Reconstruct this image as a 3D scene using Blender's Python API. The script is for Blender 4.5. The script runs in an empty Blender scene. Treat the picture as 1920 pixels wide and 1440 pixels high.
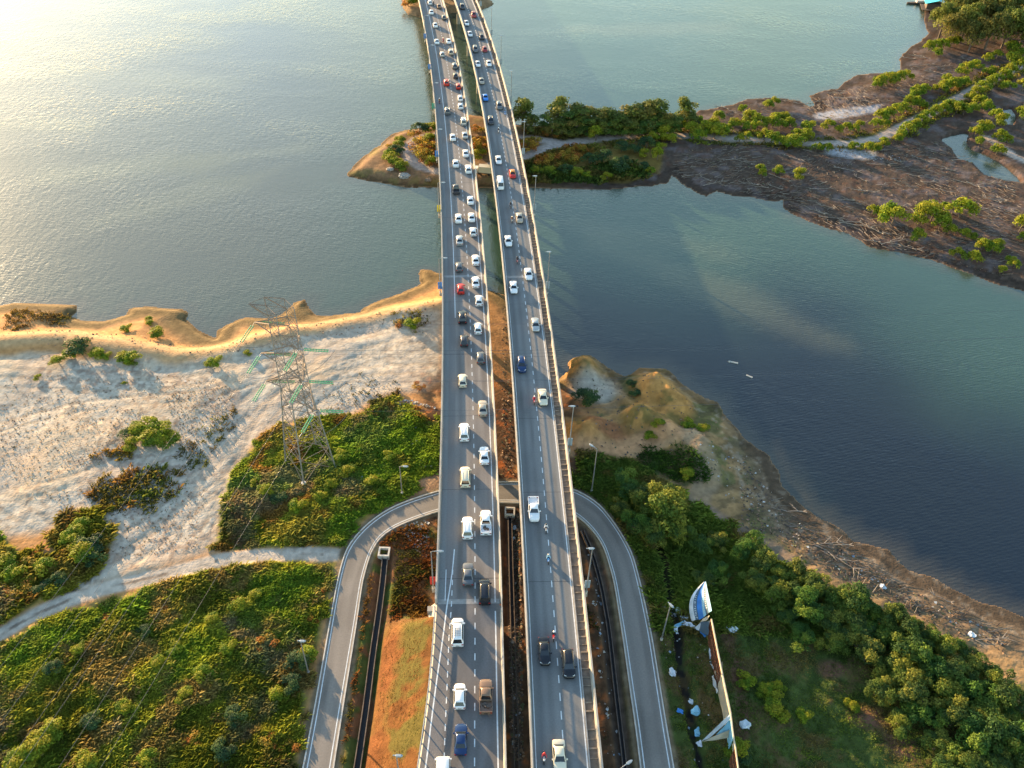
import bpy, bmesh, math, random
import numpy as np
from mathutils import Vector, Matrix
rng = np.random.default_rng(7); random.seed(7)
sc = bpy.context.scene
COL = sc.collection
R_ = math.radians

# ------------------------------------------------------------------ camera
F_PX, CAM_H, PITCH, ROLL = 1560.0, 122.0, R_(41.2), R_(2.06)
_r0 = np.array([1, 0, 0.]); _w = np.array([0, math.cos(PITCH), -math.sin(PITCH)]); _u0 = np.array([0, math.sin(PITCH), math.cos(PITCH)])
_r = _r0*math.cos(ROLL)+_u0*math.sin(ROLL); _u = -_r0*math.sin(ROLL)+_u0*math.cos(ROLL)
CAMP = np.array([0, 0, CAM_H])
cam = bpy.data.cameras.new('camera'); camo = bpy.data.objects.new('camera', cam); COL.objects.link(camo)
cam.sensor_width = 36; cam.lens = F_PX/1920*36; cam.clip_start = 1; cam.clip_end = 6000
camo.matrix_world = Matrix(((_r[0], _u[0], -_w[0], 0), (_r[1], _u[1], -_w[1], 0), (_r[2], _u[2], -_w[2], CAM_H), (0, 0, 0, 1)))
sc.camera = camo

def P(x, y, z=2.5):                       # surveyed point of the photo -> place in the world at height z
    d = (x-960)*_r-(y-720)*_u+F_PX*_w
    return CAMP+d*((z-CAM_H)/d[2])
def PP(pts, z=2.5): return np.array([P(a, b, z)[:2] for a, b in pts])

# ------------------------------------------------------------------ sky, sun, exposure
SUN_EL, SUN_AZ = R_(8.5), R_(-42)
world = bpy.data.worlds.new('World'); sc.world = world; world.use_nodes = True
wn = world.node_tree.nodes; wl = world.node_tree.links
sky = wn.new('ShaderNodeTexSky'); sky.sky_type = 'NISHITA'; sky.sun_disc = False
sky.sun_elevation = SUN_EL; sky.sun_rotation = SUN_AZ; sky.air_density = 1.0; sky.dust_density = .45; sky.ozone_density = 1.6
bg = wn['Background']; bg.inputs[1].default_value = 0.15
# unseen broken cloud added to shape reflections and ambient light: brighter towards the sun
tc = wn.new('ShaderNodeTexCoord'); mp = wn.new('ShaderNodeMapping'); mp.inputs['Scale'].default_value = (1, 1, 2.6)
nz = wn.new('ShaderNodeTexNoise'); nz.inputs['Scale'].default_value = 2.3; nz.inputs['Detail'].default_value = 7; nz.inputs['Roughness'].default_value = .55
rp = wn.new('ShaderNodeValToRGB'); rp.color_ramp.elements[0].position = .40; rp.color_ramp.elements[1].position = .62
mx = wn.new('ShaderNodeMixRGB'); mx.blend_type = 'MIX'
sc_ = wn.new('ShaderNodeMixRGB'); sc_.blend_type = 'MULTIPLY'; sc_.inputs[0].default_value = 1; sc_.inputs[2].default_value = (1.05, .92, .62, 1)
ad = wn.new('ShaderNodeMixRGB'); ad.blend_type = 'ADD'; ad.inputs[0].default_value = 1; ad.inputs[2].default_value = (.70, .74, .50, 1)
wl.new(tc.outputs['Generated'], mp.inputs[0]); wl.new(mp.outputs[0], nz.inputs['Vector']); wl.new(nz.outputs['Fac'], rp.inputs[0])
wl.new(sky.outputs[0], sc_.inputs[1]); wl.new(sc_.outputs[0], ad.inputs[1])
mf = wn.new('ShaderNodeMath'); mf.operation = 'MULTIPLY'; mf.inputs[1].default_value = .75; wl.new(rp.outputs[0], mf.inputs[0])
sx_ = wn.new('ShaderNodeSeparateXYZ'); wl.new(tc.outputs['Generated'], sx_.inputs[0])
el = wn.new('ShaderNodeMapRange'); el.interpolation_type = 'SMOOTHSTEP'; el.inputs[1].default_value = .80; el.inputs[2].default_value = .46; el.inputs[3].default_value = 0; el.inputs[4].default_value = 1; wl.new(sx_.outputs['Z'], el.inputs[0])
me_ = wn.new('ShaderNodeMath'); me_.operation = 'MULTIPLY'; wl.new(mf.outputs[0], me_.inputs[0]); wl.new(el.outputs[0], me_.inputs[1])
wl.new(me_.outputs[0], mx.inputs[0]); wl.new(sky.outputs[0], mx.inputs[1]); wl.new(ad.outputs[0], mx.inputs[2]); wl.new(mx.outputs[0], bg.inputs[0])

sund = bpy.data.lights.new('sun', 'SUN'); sund.energy = 5.0; sund.angle = R_(.6); sund.color = (1, .68, .36)
suno = bpy.data.objects.new('sun', sund); COL.objects.link(suno)
_s = Vector((math.sin(SUN_AZ)*math.cos(SUN_EL), math.cos(SUN_AZ)*math.cos(SUN_EL), math.sin(SUN_EL)))
suno.rotation_euler = _s.to_track_quat('Z', 'Y').to_euler()
sc.view_settings.view_transform = 'Standard'; sc.view_settings.look = 'None'; sc.view_settings.gamma = 1
sc.view_settings.exposure = 1.95
sc.cycles.max_bounces = 6; sc.cycles.transparent_max_bounces = 6
try: sc.cycles.use_denoising = True
except Exception: pass

# ------------------------------------------------------------------ materials
def mat(name, col, rough=.7, metal=0., attr=None, noise=None, bump=None, spec=.5, trans=0, ior=None, emit=None):
    """attr: vertex colour name; noise=(scale,low,high) multiplies; bump=(scale,dist)"""
    m = bpy.data.materials.new(name); m.use_nodes = True
    n = m.node_tree.nodes; l = m.node_tree.links; b = n['Principled BSDF']
    b.inputs['Roughness'].default_value = rough; b.inputs['Metallic'].default_value = metal
    b.inputs['Specular IOR Level'].default_value = spec
    b.inputs['Base Color'].default_value = (*col, 1)
    src = None
    if attr:
        a = n.new('ShaderNodeAttribute'); a.attribute_name = attr; src = a.outputs['Color']
    co = n.new('ShaderNodeTexCoord')
    if noise:
        t = n.new('ShaderNodeTexNoise'); t.inputs['Scale'].default_value = noise[0]; t.inputs['Detail'].default_value = 6
        l.new(co.outputs['Object'], t.inputs['Vector'])
        mr = n.new('ShaderNodeMapRange'); mr.inputs[1].default_value = .3; mr.inputs[2].default_value = .7
        mr.inputs[3].default_value = noise[1]; mr.inputs[4].default_value = noise[2]; l.new(t.outputs['Fac'], mr.inputs[0])
        mm = n.new('ShaderNodeMixRGB'); mm.blend_type = 'MULTIPLY'; mm.inputs[0].default_value = 1
        if src: l.new(src, mm.inputs[1])
        else: mm.inputs[1].default_value = (*col, 1)
        l.new(mr.outputs[0], mm.inputs[2]); src = mm.outputs[0]
    if src: l.new(src, b.inputs['Base Color'])
    if bump:
        t = n.new('ShaderNodeTexNoise'); t.inputs['Scale'].default_value = bump[0]; t.inputs['Detail'].default_value = 5
        l.new(co.outputs['Object'], t.inputs['Vector'])
        bp = n.new('ShaderNodeBump'); bp.inputs['Distance'].default_value = bump[1]; bp.inputs['Strength'].default_value = 1
        l.new(t.outputs['Fac'], bp.inputs['Height']); l.new(bp.outputs[0], b.inputs['Normal'])
    if trans:
        tr = n.new('ShaderNodeBsdfTranslucent'); ms = n.new('ShaderNodeMixShader'); ms.inputs[0].default_value = trans
        if src: l.new(src, tr.inputs[0])
        else: tr.inputs[0].default_value = (*col, 1)
        l.new(b.outputs[0], ms.inputs[1]); l.new(tr.outputs[0], ms.inputs[2]); l.new(ms.outputs[0], n['Material Output'].inputs[0])
    return m

M = {}
M['ground'] = mat('ground_soil', (.3, .2, .1), .95, attr='col', noise=(.9, .78, 1.2), bump=(2.2, .10), spec=.1)
M['leaf'] = mat('leaves', (.06, .1, .02), .65, attr='col', spec=.12, trans=.38)
M['grass'] = mat('grass_blades', (.1, .12, .02), .8, attr='col', spec=.1, trans=.35)
M['bark'] = mat('bark', (.13, .10, .075), .9, noise=(3, .7, 1.3))
M['deadwood'] = mat('dead_wood', (.27, .225, .18), .85, noise=(2, .7, 1.25))
M['conc'] = mat('concrete', (.36, .335, .29), .85, noise=(.5, .75, 1.15), bump=(5, .01))
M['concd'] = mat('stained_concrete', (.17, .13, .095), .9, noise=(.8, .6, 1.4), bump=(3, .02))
M['concl'] = mat('pale_concrete', (.55, .52, .46), .8, noise=(1.2, .8, 1.1))
M['steel'] = mat('galvanised_steel', (.34, .35, .35), .45, .6, noise=(.8, .8, 1.15))
M['pyl'] = mat('weathered_lattice_steel', (.25, .18, .13), .7, .1)
M['joint'] = mat('joint_concrete', (.30, .29, .27), .85, noise=(1.2, .75, 1.2), bump=(4, .01))
M['ductw'] = mat('duct_slabs', (.24, .19, .14), .9, noise=(1.2, .6, 1.35))
M['lamp'] = mat('lamp_housing', (.30, .36, .40), .5, .2)
M['dark'] = mat('dark_opening', (.01, .01, .012), .7)
M['green'] = mat('insulator_glass', (.14, .42, .18), .3)
M['wire'] = mat('cable', (.12, .12, .13), .6, .5)
M['white'] = mat('white_sheet', (.62, .68, .72), .7, noise=(.8, .7, 1.1))
M['paint'] = mat('road_paint', (.72, .75, .75), .7, noise=(1.6, .75, 1.05))
M['glass'] = mat('car_glass', (.012, .016, .02), .08, 0, spec=.7)
M['tyre'] = mat('tyre_rubber', (.02, .02, .02), .9)
M['rim'] = mat('alloy_rim', (.45, .45, .46), .35, .8)
M['hl'] = mat('headlight_lens', (.75, .78, .8), .15)
M['tl'] = mat('tail_lens', (.35, .02, .015), .25)
M['black'] = mat('black_plastic', (.02, .02, .022), .5)
M['rust'] = mat('rusty_lattice', (.20, .07, .03), .85, noise=(2.5, .6, 1.4))
M['beige'] = mat('beige_hoarding', (.50, .44, .32), .8, noise=(.7, .75, 1.1))
M['blue'] = mat('blue_sheet', (.03, .20, .58), .6, noise=(1, .8, 1.15))
M['cyan'] = mat('pale_blue_sheet', (.22, .50, .66), .6, noise=(1, .8, 1.15))
M['slate'] = mat('slate_sheet', (.07, .12, .17), .7, noise=(1, .8, 1.15))
M['turq'] = mat('turquoise_roof', (.05, .55, .68), .5, noise=(1, .85, 1.1))
M['brownwood'] = mat('weathered_timber', (.10, .075, .06), .9, noise=(1.5, .7, 1.3))
M['red'] = mat('red_board', (.55, .03, .02), .6)
M['yellow'] = mat('yellow_board', (.7, .5, .03), .6)
M['bluebd'] = mat('blue_board', (.03, .18, .5), .6)
M['greenbd'] = mat('green_board', (.02, .3, .18), .6)
M['skin'] = mat('skin', (.35, .2, .13), .6)
def paint(n, c, r=.28, mt=0.): M['p_'+n] = mat('car_paint_'+n, c, r, mt, spec=.6)
for n, c, r, mt in (('white', (.80, .80, .79), .3, 0), ('cream', (.68, .62, .47), .3, 0), ('silver', (.48, .48, .46), .3, .4), ('grey', (.15, .155, .16), .3, .3),
                    ('dark grey', (.055, .055, .06), .28, .2), ('black', (.012, .013, .016), .22, 0), ('red', (.55, .025, .015), .3, 0), ('maroon', (.28, .03, .035), .3, 0),
                    ('blue', (.03, .22, .68), .3, 0), ('navy', (.015, .04, .12), .22, .1), ('brown', (.22, .14, .09), .35, .2), ('beige', (.46, .39, .30), .3, .3), ('orange', (.75, .25, .02), .3, 0)):
    paint(n, c, r, mt)
for n, c in (('dark', (.03, .03, .04)), ('red', (.45, .03, .04)), ('white', (.7, .7, .7)), ('blue', (.08, .2, .42)), ('pale blue', (.3, .5, .6)), ('brown', (.2, .1, .05)), ('jeans', (.05, .07, .12))):
    M['c_'+n] = mat('cloth_'+n.replace(' ', '_'), c, .85)

# ------------------------------------------------------------------ noise helpers
_lat = np.random.default_rng(3).random((256, 256))
def vnoise(x, y, s, seed=0):
    x = np.asarray(x)/s+seed*17.31; y = np.asarray(y)/s+seed*9.17
    xi = np.floor(x).astype(int); yi = np.floor(y).astype(int); fx = x-xi; fy = y-yi
    fx = fx*fx*(3-2*fx); fy = fy*fy*(3-2*fy)
    a = _lat[xi & 255, yi & 255]; b = _lat[(xi+1) & 255, yi & 255]; c = _lat[xi & 255, (yi+1) & 255]; d = _lat[(xi+1) & 255, (yi+1) & 255]
    return (a*(1-fx)+b*fx)*(1-fy)+(c*(1-fx)+d*fx)*fy
def fbm(x, y, s, o=4, seed=0):
    t = 0; a = 1; n = 0
    for i in range(o):
        t = t+a*vnoise(x, y, s/2**i, seed+i); n += a; a *= .55
    return t/n
def sdist(px, py, poly, pad=40.):
    """signed distance (m), positive inside; -pad when outside the padded box"""
    poly = np.asarray(poly); out = np.full(px.shape, -pad)
    bb = (px > poly[:, 0].min()-pad) & (px < poly[:, 0].max()+pad) & (py > poly[:, 1].min()-pad) & (py < poly[:, 1].max()+pad)
    x = px[bb]; y = py[bb]; d = np.full(x.shape, 1e9); ins = np.zeros(x.shape, bool)
    n = len(poly)
    for i in range(n):
        ax, ay = poly[i]; bx, by = poly[(i+1) % n]; ex = bx-ax; ey = by-ay; L = ex*ex+ey*ey+1e-9
        t = np.clip(((x-ax)*ex+(y-ay)*ey)/L, 0, 1)
        d = np.minimum(d, (x-ax-t*ex)**2+(y-ay-t*ey)**2)
        if ay != by: ins ^= ((ay > y) != (by > y)) & (x < (bx-ax)*(y-ay)/(by-ay)+ax)
    d = np.sqrt(d); out[bb] = np.where(ins, d, -d); return out
def ldist(px, py, line, pad=25.):
    line = np.asarray(line); out = np.full(px.shape, pad)
    bb = (px > line[:, 0].min()-pad) & (px < line[:, 0].max()+pad) & (py > line[:, 1].min()-pad) & (py < line[:, 1].max()+pad)
    x = px[bb]; y = py[bb]; d = np.full(x.shape, 1e9)
    for i in range(len(line)-1):
        ax, ay = line[i]; bx, by = line[i+1]; ex = bx-ax; ey = by-ay; L = ex*ex+ey*ey+1e-9
        t = np.clip(((x-ax)*ex+(y-ay)*ey)/L, 0, 1)
        d = np.minimum(d, (x-ax-t*ex)**2+(y-ay-t*ey)**2)
    out[bb] = np.minimum(np.sqrt(d), pad); return out
def resample_(p, st=2.):
    p = np.asarray(p); d = np.concatenate([[0], np.cumsum(np.linalg.norm(np.diff(p, axis=0), axis=1))]); t = np.linspace(0, d[-1], int(d[-1]/st)+2); q = np.stack([np.interp(t, d, p[:, i]) for i in range(2)], 1)
    for _ in range(12): q[1:-1] = q[1:-1]*.5+(q[:-2]+q[2:])*.25
    return q
def sm(a, b, v): t = np.clip((v-a)/(b-a), 0, 1); return t*t*(3-2*t)

# ------------------------------------------------------------------ mesh helpers
def mesh_np(name, v, f, m=None, col=None, smooth=False):
    """v (n,3); f (k,3|4) int array"""
    v = np.asarray(v, np.float32); f = np.asarray(f, np.int32); me = bpy.data.meshes.new(name); k = f.shape[1]
    me.vertices.add(len(v)); me.vertices.foreach_set('co', v.ravel())
    me.loops.add(f.size); me.loops.foreach_set('vertex_index', f.ravel())
    me.polygons.add(len(f)); me.polygons.foreach_set('loop_start', np.arange(0, f.size, k, dtype=np.int32)); me.polygons.foreach_set('loop_total', np.full(len(f), k, np.int32))
    if smooth: me.polygons.foreach_set('use_smooth', np.ones(len(f), bool))
    me.update(calc_edges=True); me.validate()
    if col is not None:
        a = me.color_attributes.new('col', 'FLOAT_COLOR', 'POINT'); c = np.ones((len(v), 4), np.float32); c[:, :3] = col; a.data.foreach_set('color', c.ravel())
    if m: me.materials.append(m)
    return me
class B:
    """collects shapes into ONE mesh"""
    def __init__(s): s.v = []; s.f = []; s.mi = []; s.cur = 0
    def add(s, vs, fs):
        o = len(s.v); s.v += [tuple(map(float, p)) for p in vs]; s.f += [[i+o for i in q] for q in fs]; s.mi += [s.cur]*len(fs); return s
    def box(s, x0, x1, y0, y1, z0, z1):
        return s.add([(x0, y0, z0), (x1, y0, z0), (x1, y1, z0), (x0, y1, z0), (x0, y0, z1), (x1, y0, z1), (x1, y1, z1), (x0, y1, z1)],
                     [(0, 3, 2, 1), (4, 5, 6, 7), (0, 1, 5, 4), (1, 2, 6, 5), (2, 3, 7, 6), (3, 0, 4, 7)])
    def loft(s, rings, cap=True):
        n = len(rings[0]); vs = [p for r in rings for p in r]; fs = []
        for i in range(len(rings)-1):
            for j in range(n):
                a = i*n+j; b = i*n+(j+1) % n; fs.append((a, b, b+n, a+n))
        if cap: fs.append(tuple(range(n))[::-1]); fs.append(tuple(range((len(rings)-1)*n, len(rings)*n)))
        return s.add(vs, fs)
    def tube(s, pts, r, k=6, cap=True):
        pts = [Vector(p) for p in pts]; rs = r if isinstance(r, (list, tuple)) else [r]*len(pts); rings = []
        for i, p in enumerate(pts):
            d = (pts[min(i+1, len(pts)-1)]-pts[max(i-1, 0)]).normalized(); a = d.orthogonal().normalized() if abs(d.z) > .99 else d.cross(Vector((0, 0, 1))).normalized(); b = d.cross(a)
            rings.append([p+(a*math.cos(2*math.pi*j/k)+b*math.sin(2*math.pi*j/k))*rs[i] for j in range(k)])
        return s.loft(rings, cap)
    def quad(s, a, b, c, d): return s.add([a, b, c, d], [(0, 1, 2, 3)])
    def build(s, name, mats, parent=None, smooth=False, link=True):
        me = bpy.data.meshes.new(name); me.from_pydata(s.v, [], s.f); me.update()
        for m in (mats if isinstance(mats, (list, tuple)) else [mats]): me.materials.append(m)
        if any(s.mi): me.polygons.foreach_set('material_index', s.mi)
        bm = bmesh.new(); bm.from_mesh(me); bmesh.ops.recalc_face_normals(bm, faces=bm.faces); bm.to_mesh(me); bm.free()
        if smooth:
            me.polygons.foreach_set('use_smooth', [True]*len(me.polygons))
        o = bpy.data.objects.new(name, me); COL.objects.link(o)
        if parent: o.parent = parent
        return o
def tag(o, label=None, cat=None, group=None, kind=None):
    if label: o['label'] = label
    if cat: o['category'] = cat
    if group: o['group'] = group
    if kind: o['kind'] = kind
    return o
def thing(name, label, cat, loc=(0, 0, 0), rz=0, group=None):
    o = bpy.data.objects.new(name, None); COL.objects.link(o); o.location = loc; o.rotation_euler = (0, 0, rz); o.empty_display_size = .2
    return tag(o, label, cat, group)
def copy_tree(o, parent=None):
    c = o.copy(); COL.objects.link(c); c.parent = parent
    for ch in list(o.children): copy_tree(ch, c)
    return c
def remove_tree(o):
    for ch in list(o.children): remove_tree(ch)
    bpy.data.objects.remove(o)
ORD = ['', 'first', 'second', 'third', 'fourth', 'fifth', 'sixth', 'seventh', 'eighth', 'ninth', 'tenth', 'eleventh', 'twelfth', 'thirteenth', 'fourteenth', 'fifteenth', 'sixteenth', 'seventeenth', 'eighteenth', 'nineteenth', 'twentieth']
def ordn(i):
    if i > 100: return 'hundred-and-'+ordn(i-100)
    if i == 100: return 'hundredth'
    if i <= 20: return ORD[i]
    t = {2: 'twenty', 3: 'thirty', 4: 'forty', 5: 'fifty', 6: 'sixty', 7: 'seventy', 8: 'eighty', 9: 'ninety'}; tt = {10: 'hundredth', 2: 'twentieth', 3: 'thirtieth', 4: 'fortieth', 5: 'fiftieth', 6: 'sixtieth', 7: 'seventieth', 8: 'eightieth', 9: 'ninetieth'}
    return tt[i//10] if i % 10 == 0 else t[i//10]+'-'+ORD[i % 10]

# ================================================================== LAYOUT (surveyed outlines)
SHORE_A = [(-420, 600), (-200, 590), (0, 573), (30, 567), (80, 570), (140, 572), (146, 582), (136, 594), (165, 602), (200, 602), (235, 590), (240, 577), (270, 575), (340, 580), (349, 586), (348, 600), (365, 615), (390, 630),
    (405, 634), (411, 620), (428, 607), (447, 600), (464, 595), (486, 597), (510, 598), (530, 590), (539, 582), (553, 568), (572, 561), (578, 579), (586, 591), (605, 594), (636, 590), (675, 587), (680, 579), (711, 563), (747, 551), (760, 544),
    (780, 538), (790, 531), (787, 523), (785, 512), (792, 506), (805, 507), (827, 513), (850, 520), (880, 535), (914, 545), (927, 547), (945, 552), (970, 575), (1000, 620), (1020, 690), (1045, 712), (1067, 702), (1067, 682), (1090, 667),
    (1107, 665), (1122, 677), (1147, 692), (1170, 706), (1187, 702), (1200, 690), (1245, 692), (1262, 702), (1280, 720), (1302, 737), (1320, 747), (1342, 755), (1354, 775), (1365, 787), (1385, 810), (1400, 827), (1415, 840), (1440, 857),
    (1455, 880), (1468, 915), (1500, 945), (1526, 967), (1567, 986), (1601, 1016), (1665, 1031), (1702, 1069), (1751, 1084), (1800, 1110), (1852, 1136), (1890, 1147), (1920, 1159), (2250, 1290), (2600, 1900), (-700, 1900)]
SHORE_B = [(654, 330), (655, 319), (669, 304), (685, 292), (693, 283), (713, 271), (723, 260), (741, 250), (758, 245), (776, 243), (800, 237), (830, 228), (881, 215), (900, 218), (940, 226), (968, 234), (1011, 235), (1060, 230), (1120, 228), (1180, 226),
    (1250, 226), (1297, 219), (1310, 208), (1343, 202), (1377, 196), (1406, 186), (1437, 183), (1468, 184), (1500, 190), (1514, 198), (1529, 200), (1525, 192), (1518, 180), (1547, 169), (1572, 165), (1587, 151), (1609, 140), (1638, 138), (1667, 136),
    (1690, 132), (1688, 117), (1692, 101), (1712, 86), (1727, 76), (1741, 64), (1733, 40), (1733, 29), (1735, 16), (1747, 10), (1752, -60), (1780, -140), (2500, -160), (2600, 650), (2100, 590), (1920, 547), (1872, 533), (1820, 514), (1779, 500), (1743, 487), (1710, 479), (1677, 472),
    (1629, 464), (1612, 450), (1591, 439), (1560, 431), (1525, 418), (1500, 408), (1481, 400), (1468, 385), (1472, 374), (1454, 378), (1431, 375), (1404, 369), (1372, 367), (1343, 358), (1333, 362), (1325, 368), (1302, 360), (1281, 348), (1268, 335),
    (1260, 331), (1247, 345), (1221, 349), (1178, 351), (1146, 356), (1071, 354), (1030, 354), (994, 353), (922, 353), (897, 352), (819, 352), (764, 351), (734, 346), (699, 340), (669, 334)]
SHORE_C = [(752, -4), (755, 18), (763, 27), (775, 31), (800, 34), (850, 25), (905, 18), (917, 14), (927, 9), (924, 2), (905, -8), (850, -14), (760, -20)]
SAND = [(-420, 680), (-200, 665), (0, 668), (60, 660), (110, 664), (200, 676), (260, 672), (330, 686), (400, 672), (440, 660), (480, 652), (560, 632), (640, 617), (740, 592), (790, 580), (829, 586), (829, 730), (780, 728), (740, 733), (700, 752), (640, 792), (560, 788), (500, 812),
    (460, 846), (440, 890), (420, 960), (404, 1028), (330, 1050), (250, 1075), (160, 1105), (110, 1112), (140, 1065), (190, 1060), (205, 1020), (190, 960), (150, 955), (105, 985), (60, 1000), (0, 1006), (-200, 1010), (-420, 1000)]
GRASS = {
 'pylon': [(404, 1030), (410, 985), (430, 905), (470, 840), (530, 800), (600, 788), (690, 780), (735, 745), (765, 765), (827, 790), (827, 890), (790, 905), (740, 940), (690, 968), (655, 1000), (640, 1028), (520, 1028)],
 'field': [(-300, 1310), (-100, 1265), (0, 1207), (90, 1157), (250, 1112), (400, 1064), (520, 1048), (632, 1052), (622, 1100), (598, 1200), (572, 1330), (556, 1440), (530, 1900), (-900, 1900), (-900, 1400)],
 'west': [(-300, 1210), (-60, 1200), (0, 1168), (80, 1128), (140, 1092), (190, 1062), (207, 1020), (195, 962), (150, 955), (105, 985), (98, 1042), (40, 1032), (0, 1010), (-300, 1000)],
 'verge': [(700, 1010), (760, 975), (815, 985), (812, 1180), (780, 1440), (760, 1700), (620, 1700), (650, 1300), (680, 1100)],
 'right': [(1072, 836), (1120, 846), (1170, 856), (1230, 890), (1300, 945), (1370, 985), (1440, 1040), (1520, 1090), (1620, 1140), (1720, 1195), (1830, 1245), (1890, 1320), (1960, 1420), (2300, 1700), (1250, 1900), (1262, 1440), (1235, 1260), (1205, 1100), (1180, 1030), (1140, 965), (1080, 915)],
 'rightin': [(1085, 985), (1110, 1005), (1135, 1050), (1160, 1180), (1190, 1440), (1200, 1700), (1120, 1700), (1120, 1300)],
 'knoll': [(1180, 850), (1215, 838), (1270, 850), (1310, 872), (1330, 895), (1300, 905), (1260, 900), (1200, 880)],
}
RAMP_OUT = [(530, 1620), (570, 1440), (592, 1324), (619, 1170), (634, 1087), (648, 1033), (664, 1009), (690, 982), (720, 960), (750, 945), (784, 933), (819, 922), (870, 910), (934, 904), (1000, 904), (1073, 916), (1099, 929), (1127, 949), (1160, 993), (1185, 1037), (1203, 1107), (1220, 1187), (1237, 1293), (1250, 1373), (1262, 1440), (1290, 1640)]
RAMP_IN = [(600, 1620), (624, 1436), (645, 1305), (667, 1170), (679, 1087), (694, 1035), (712, 1005), (742, 986), (780, 971), (819, 958), (870, 946), (934, 940), (1000, 942), (1052, 951), (1080, 963), (1110, 990), (1133, 1023), (1152, 1087), (1170, 1200), (1183, 1293), (1193, 1360), (1203, 1440), (1225, 1640)]
TRACK_A = [(-120, 1245), (0, 1190), (60, 1155), (130, 1125), (200, 1103), (300, 1079), (400, 1053), (480, 1042), (560, 1038), (646, 1040)]
TRACK_B1 = [(830, 254), (816, 255), (787, 260), (770, 271), (764, 285), (770, 300), (787, 315), (830, 325), (900, 318), (985, 294), (1012, 281), (1040, 272), (1090, 263), (1150, 256), (1210, 250), (1260, 250), (1320, 256), (1425, 261), (1525, 268), (1600, 268), (1650, 257), (1700, 232), (1760, 203), (1820, 170), (1885, 136), (1980, 90)]
TRACK_B2 = [(970, 262), (1010, 263), (1050, 268)]
TRACK_B3 = [(1850, 255), (1875, 272), (1900, 290), (1935, 306)]
PUDDLES = [[(1765, 262), (1790, 254), (1812, 252), (1808, 268), (1822, 282), (1850, 292), (1880, 310), (1904, 332), (1910, 342), (1880, 338), (1850, 330), (1826, 306), (1800, 300), (1790, 282)], [(1882, 208), (1896, 205), (1902, 220), (1898, 236), (1884, 234)]]
PALE_MUD = [[(1525, 212), (1560, 204), (1610, 200), (1650, 196), (1640, 210), (1600, 216), (1560, 224), (1530, 222)], [(1540, 272), (1600, 278), (1640, 285), (1640, 296), (1590, 296), (1545, 288)]]
DRAIN_L = [(722, 1042), (718, 1090), (708, 1165), (699, 1225), (686, 1330), (670, 1440), (650, 1560)]
DRAIN_M = [(956, 968), (958, 1060), (962, 1200), (966, 1330), (969, 1440), (972, 1560)]
DRAIN_R = [(1092, 995), (1112, 1040), (1128, 1100), (1142, 1180), (1152, 1270), (1160, 1340), (1172, 1440), (1180, 1560)]
CREEK = [(1235, 1020), (1250, 1070), (1255, 1120), (1272, 1180), (1278, 1250), (1292, 1310), (1300, 1370), (1318, 1440), (1330, 1560)]

# bridge decks: centre line x(Y) fitted to the surveyed parapet edges, deck surface at z = 10
DECK_Z = 10.0
_L = [(0, 785, 832), (50, 793, 848), (100, 802, 857), (150, 811, 867.5), (200, 815, 877), (240, 817, 882), (300, 821, 891), (380, 824, 899), (460, 827, 906), (560, 829, 915), (680, 831, 922), (780, 828, 928), (900, 824, 933), (1000, 820, 938), (1140, 815.6, 941.6)]
_R = [(0, 851, 896), (58, 870, 919), (117, 885, 937), (160, 897, 949), (220, 905, 963), (278, 915, 979), (337, 923, 990), (400, 932, 1000), (460, 938, 1010), (532, 947, 1023), (623, 956, 1035), (680, 958, 1042), (743, 962, 1051), (810, 968, 1060), (900, 973, 1071), (1000, 979, 1083), (1150, 986, 1099), (1281, 991, 1115), (1440, 998.5, 1129)]
def _fit(T, hl, hr):
    ys = []; xs = []
    for y, a, b in T:
        A = P(a, y, hl); Bb = P(b, y, hr); c = (A+Bb)/2; ys.append(c[1]); xs.append(c[0])
    return np.polyfit(ys, xs, 4)
PL = _fit(_L, 10.9, 10.9); PR = _fit(_R, 10.9, 10.9)
def _lin(p, lo, hi):
    def f(Y):
        if Y < lo: return np.polyval(p, lo)+(Y-lo)*np.polyval(np.polyder(p), lo)
        if Y > hi: return np.polyval(p, hi)+(Y-hi)*(np.polyval(np.polyder(p), hi)-.0004*(Y-hi)/2)
        return np.polyval(p, Y)
    return f
FL = _lin(PL, 70, 372); FR = _lin(PR, 52, 372)
WL, WR = 10.55, 9.6
class Deck:
    def __init__(s, f, y0, y1, st=3.0):
        Y = np.arange(y0, y1+.01, st); s.c = np.array([(f(y), y) for y in Y]); t = np.gradient(s.c, axis=0); t /= np.linalg.norm(t, axis=1)[:, None]
        s.t = t; s.n = np.stack([t[:, 1], -t[:, 0]], 1); s.s = np.concatenate([[0], np.cumsum(np.linalg.norm(np.diff(s.c, axis=0), axis=1))])
    def at(s, d, off):                      # point at arc length d, offset to the right
        cx = np.interp(d, s.s, s.c[:, 0]); cy = np.interp(d, s.s, s.c[:, 1]); nx = np.interp(d, s.s, s.n[:, 0]); ny = np.interp(d, s.s, s.n[:, 1]); return np.array([cx+nx*off, cy+ny*off])
    def dirat(s, Y):
        i = int(np.clip(np.searchsorted(s.c[:, 1], Y), 0, len(s.c)-1)); return s.t[i]
    def rel(s, p):
        i = int(np.argmin(((s.c-p[:2])**2).sum(1))); return s.s[i]+(p[:2]-s.c[i])@s.t[i], (p[:2]-s.c[i])@s.n[i]
DL = Deck(FL, 22, 640); DR = Deck(FR, 22, 640)
YA = 75.5                                    # the left deck's joint with the approach embankment
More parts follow.
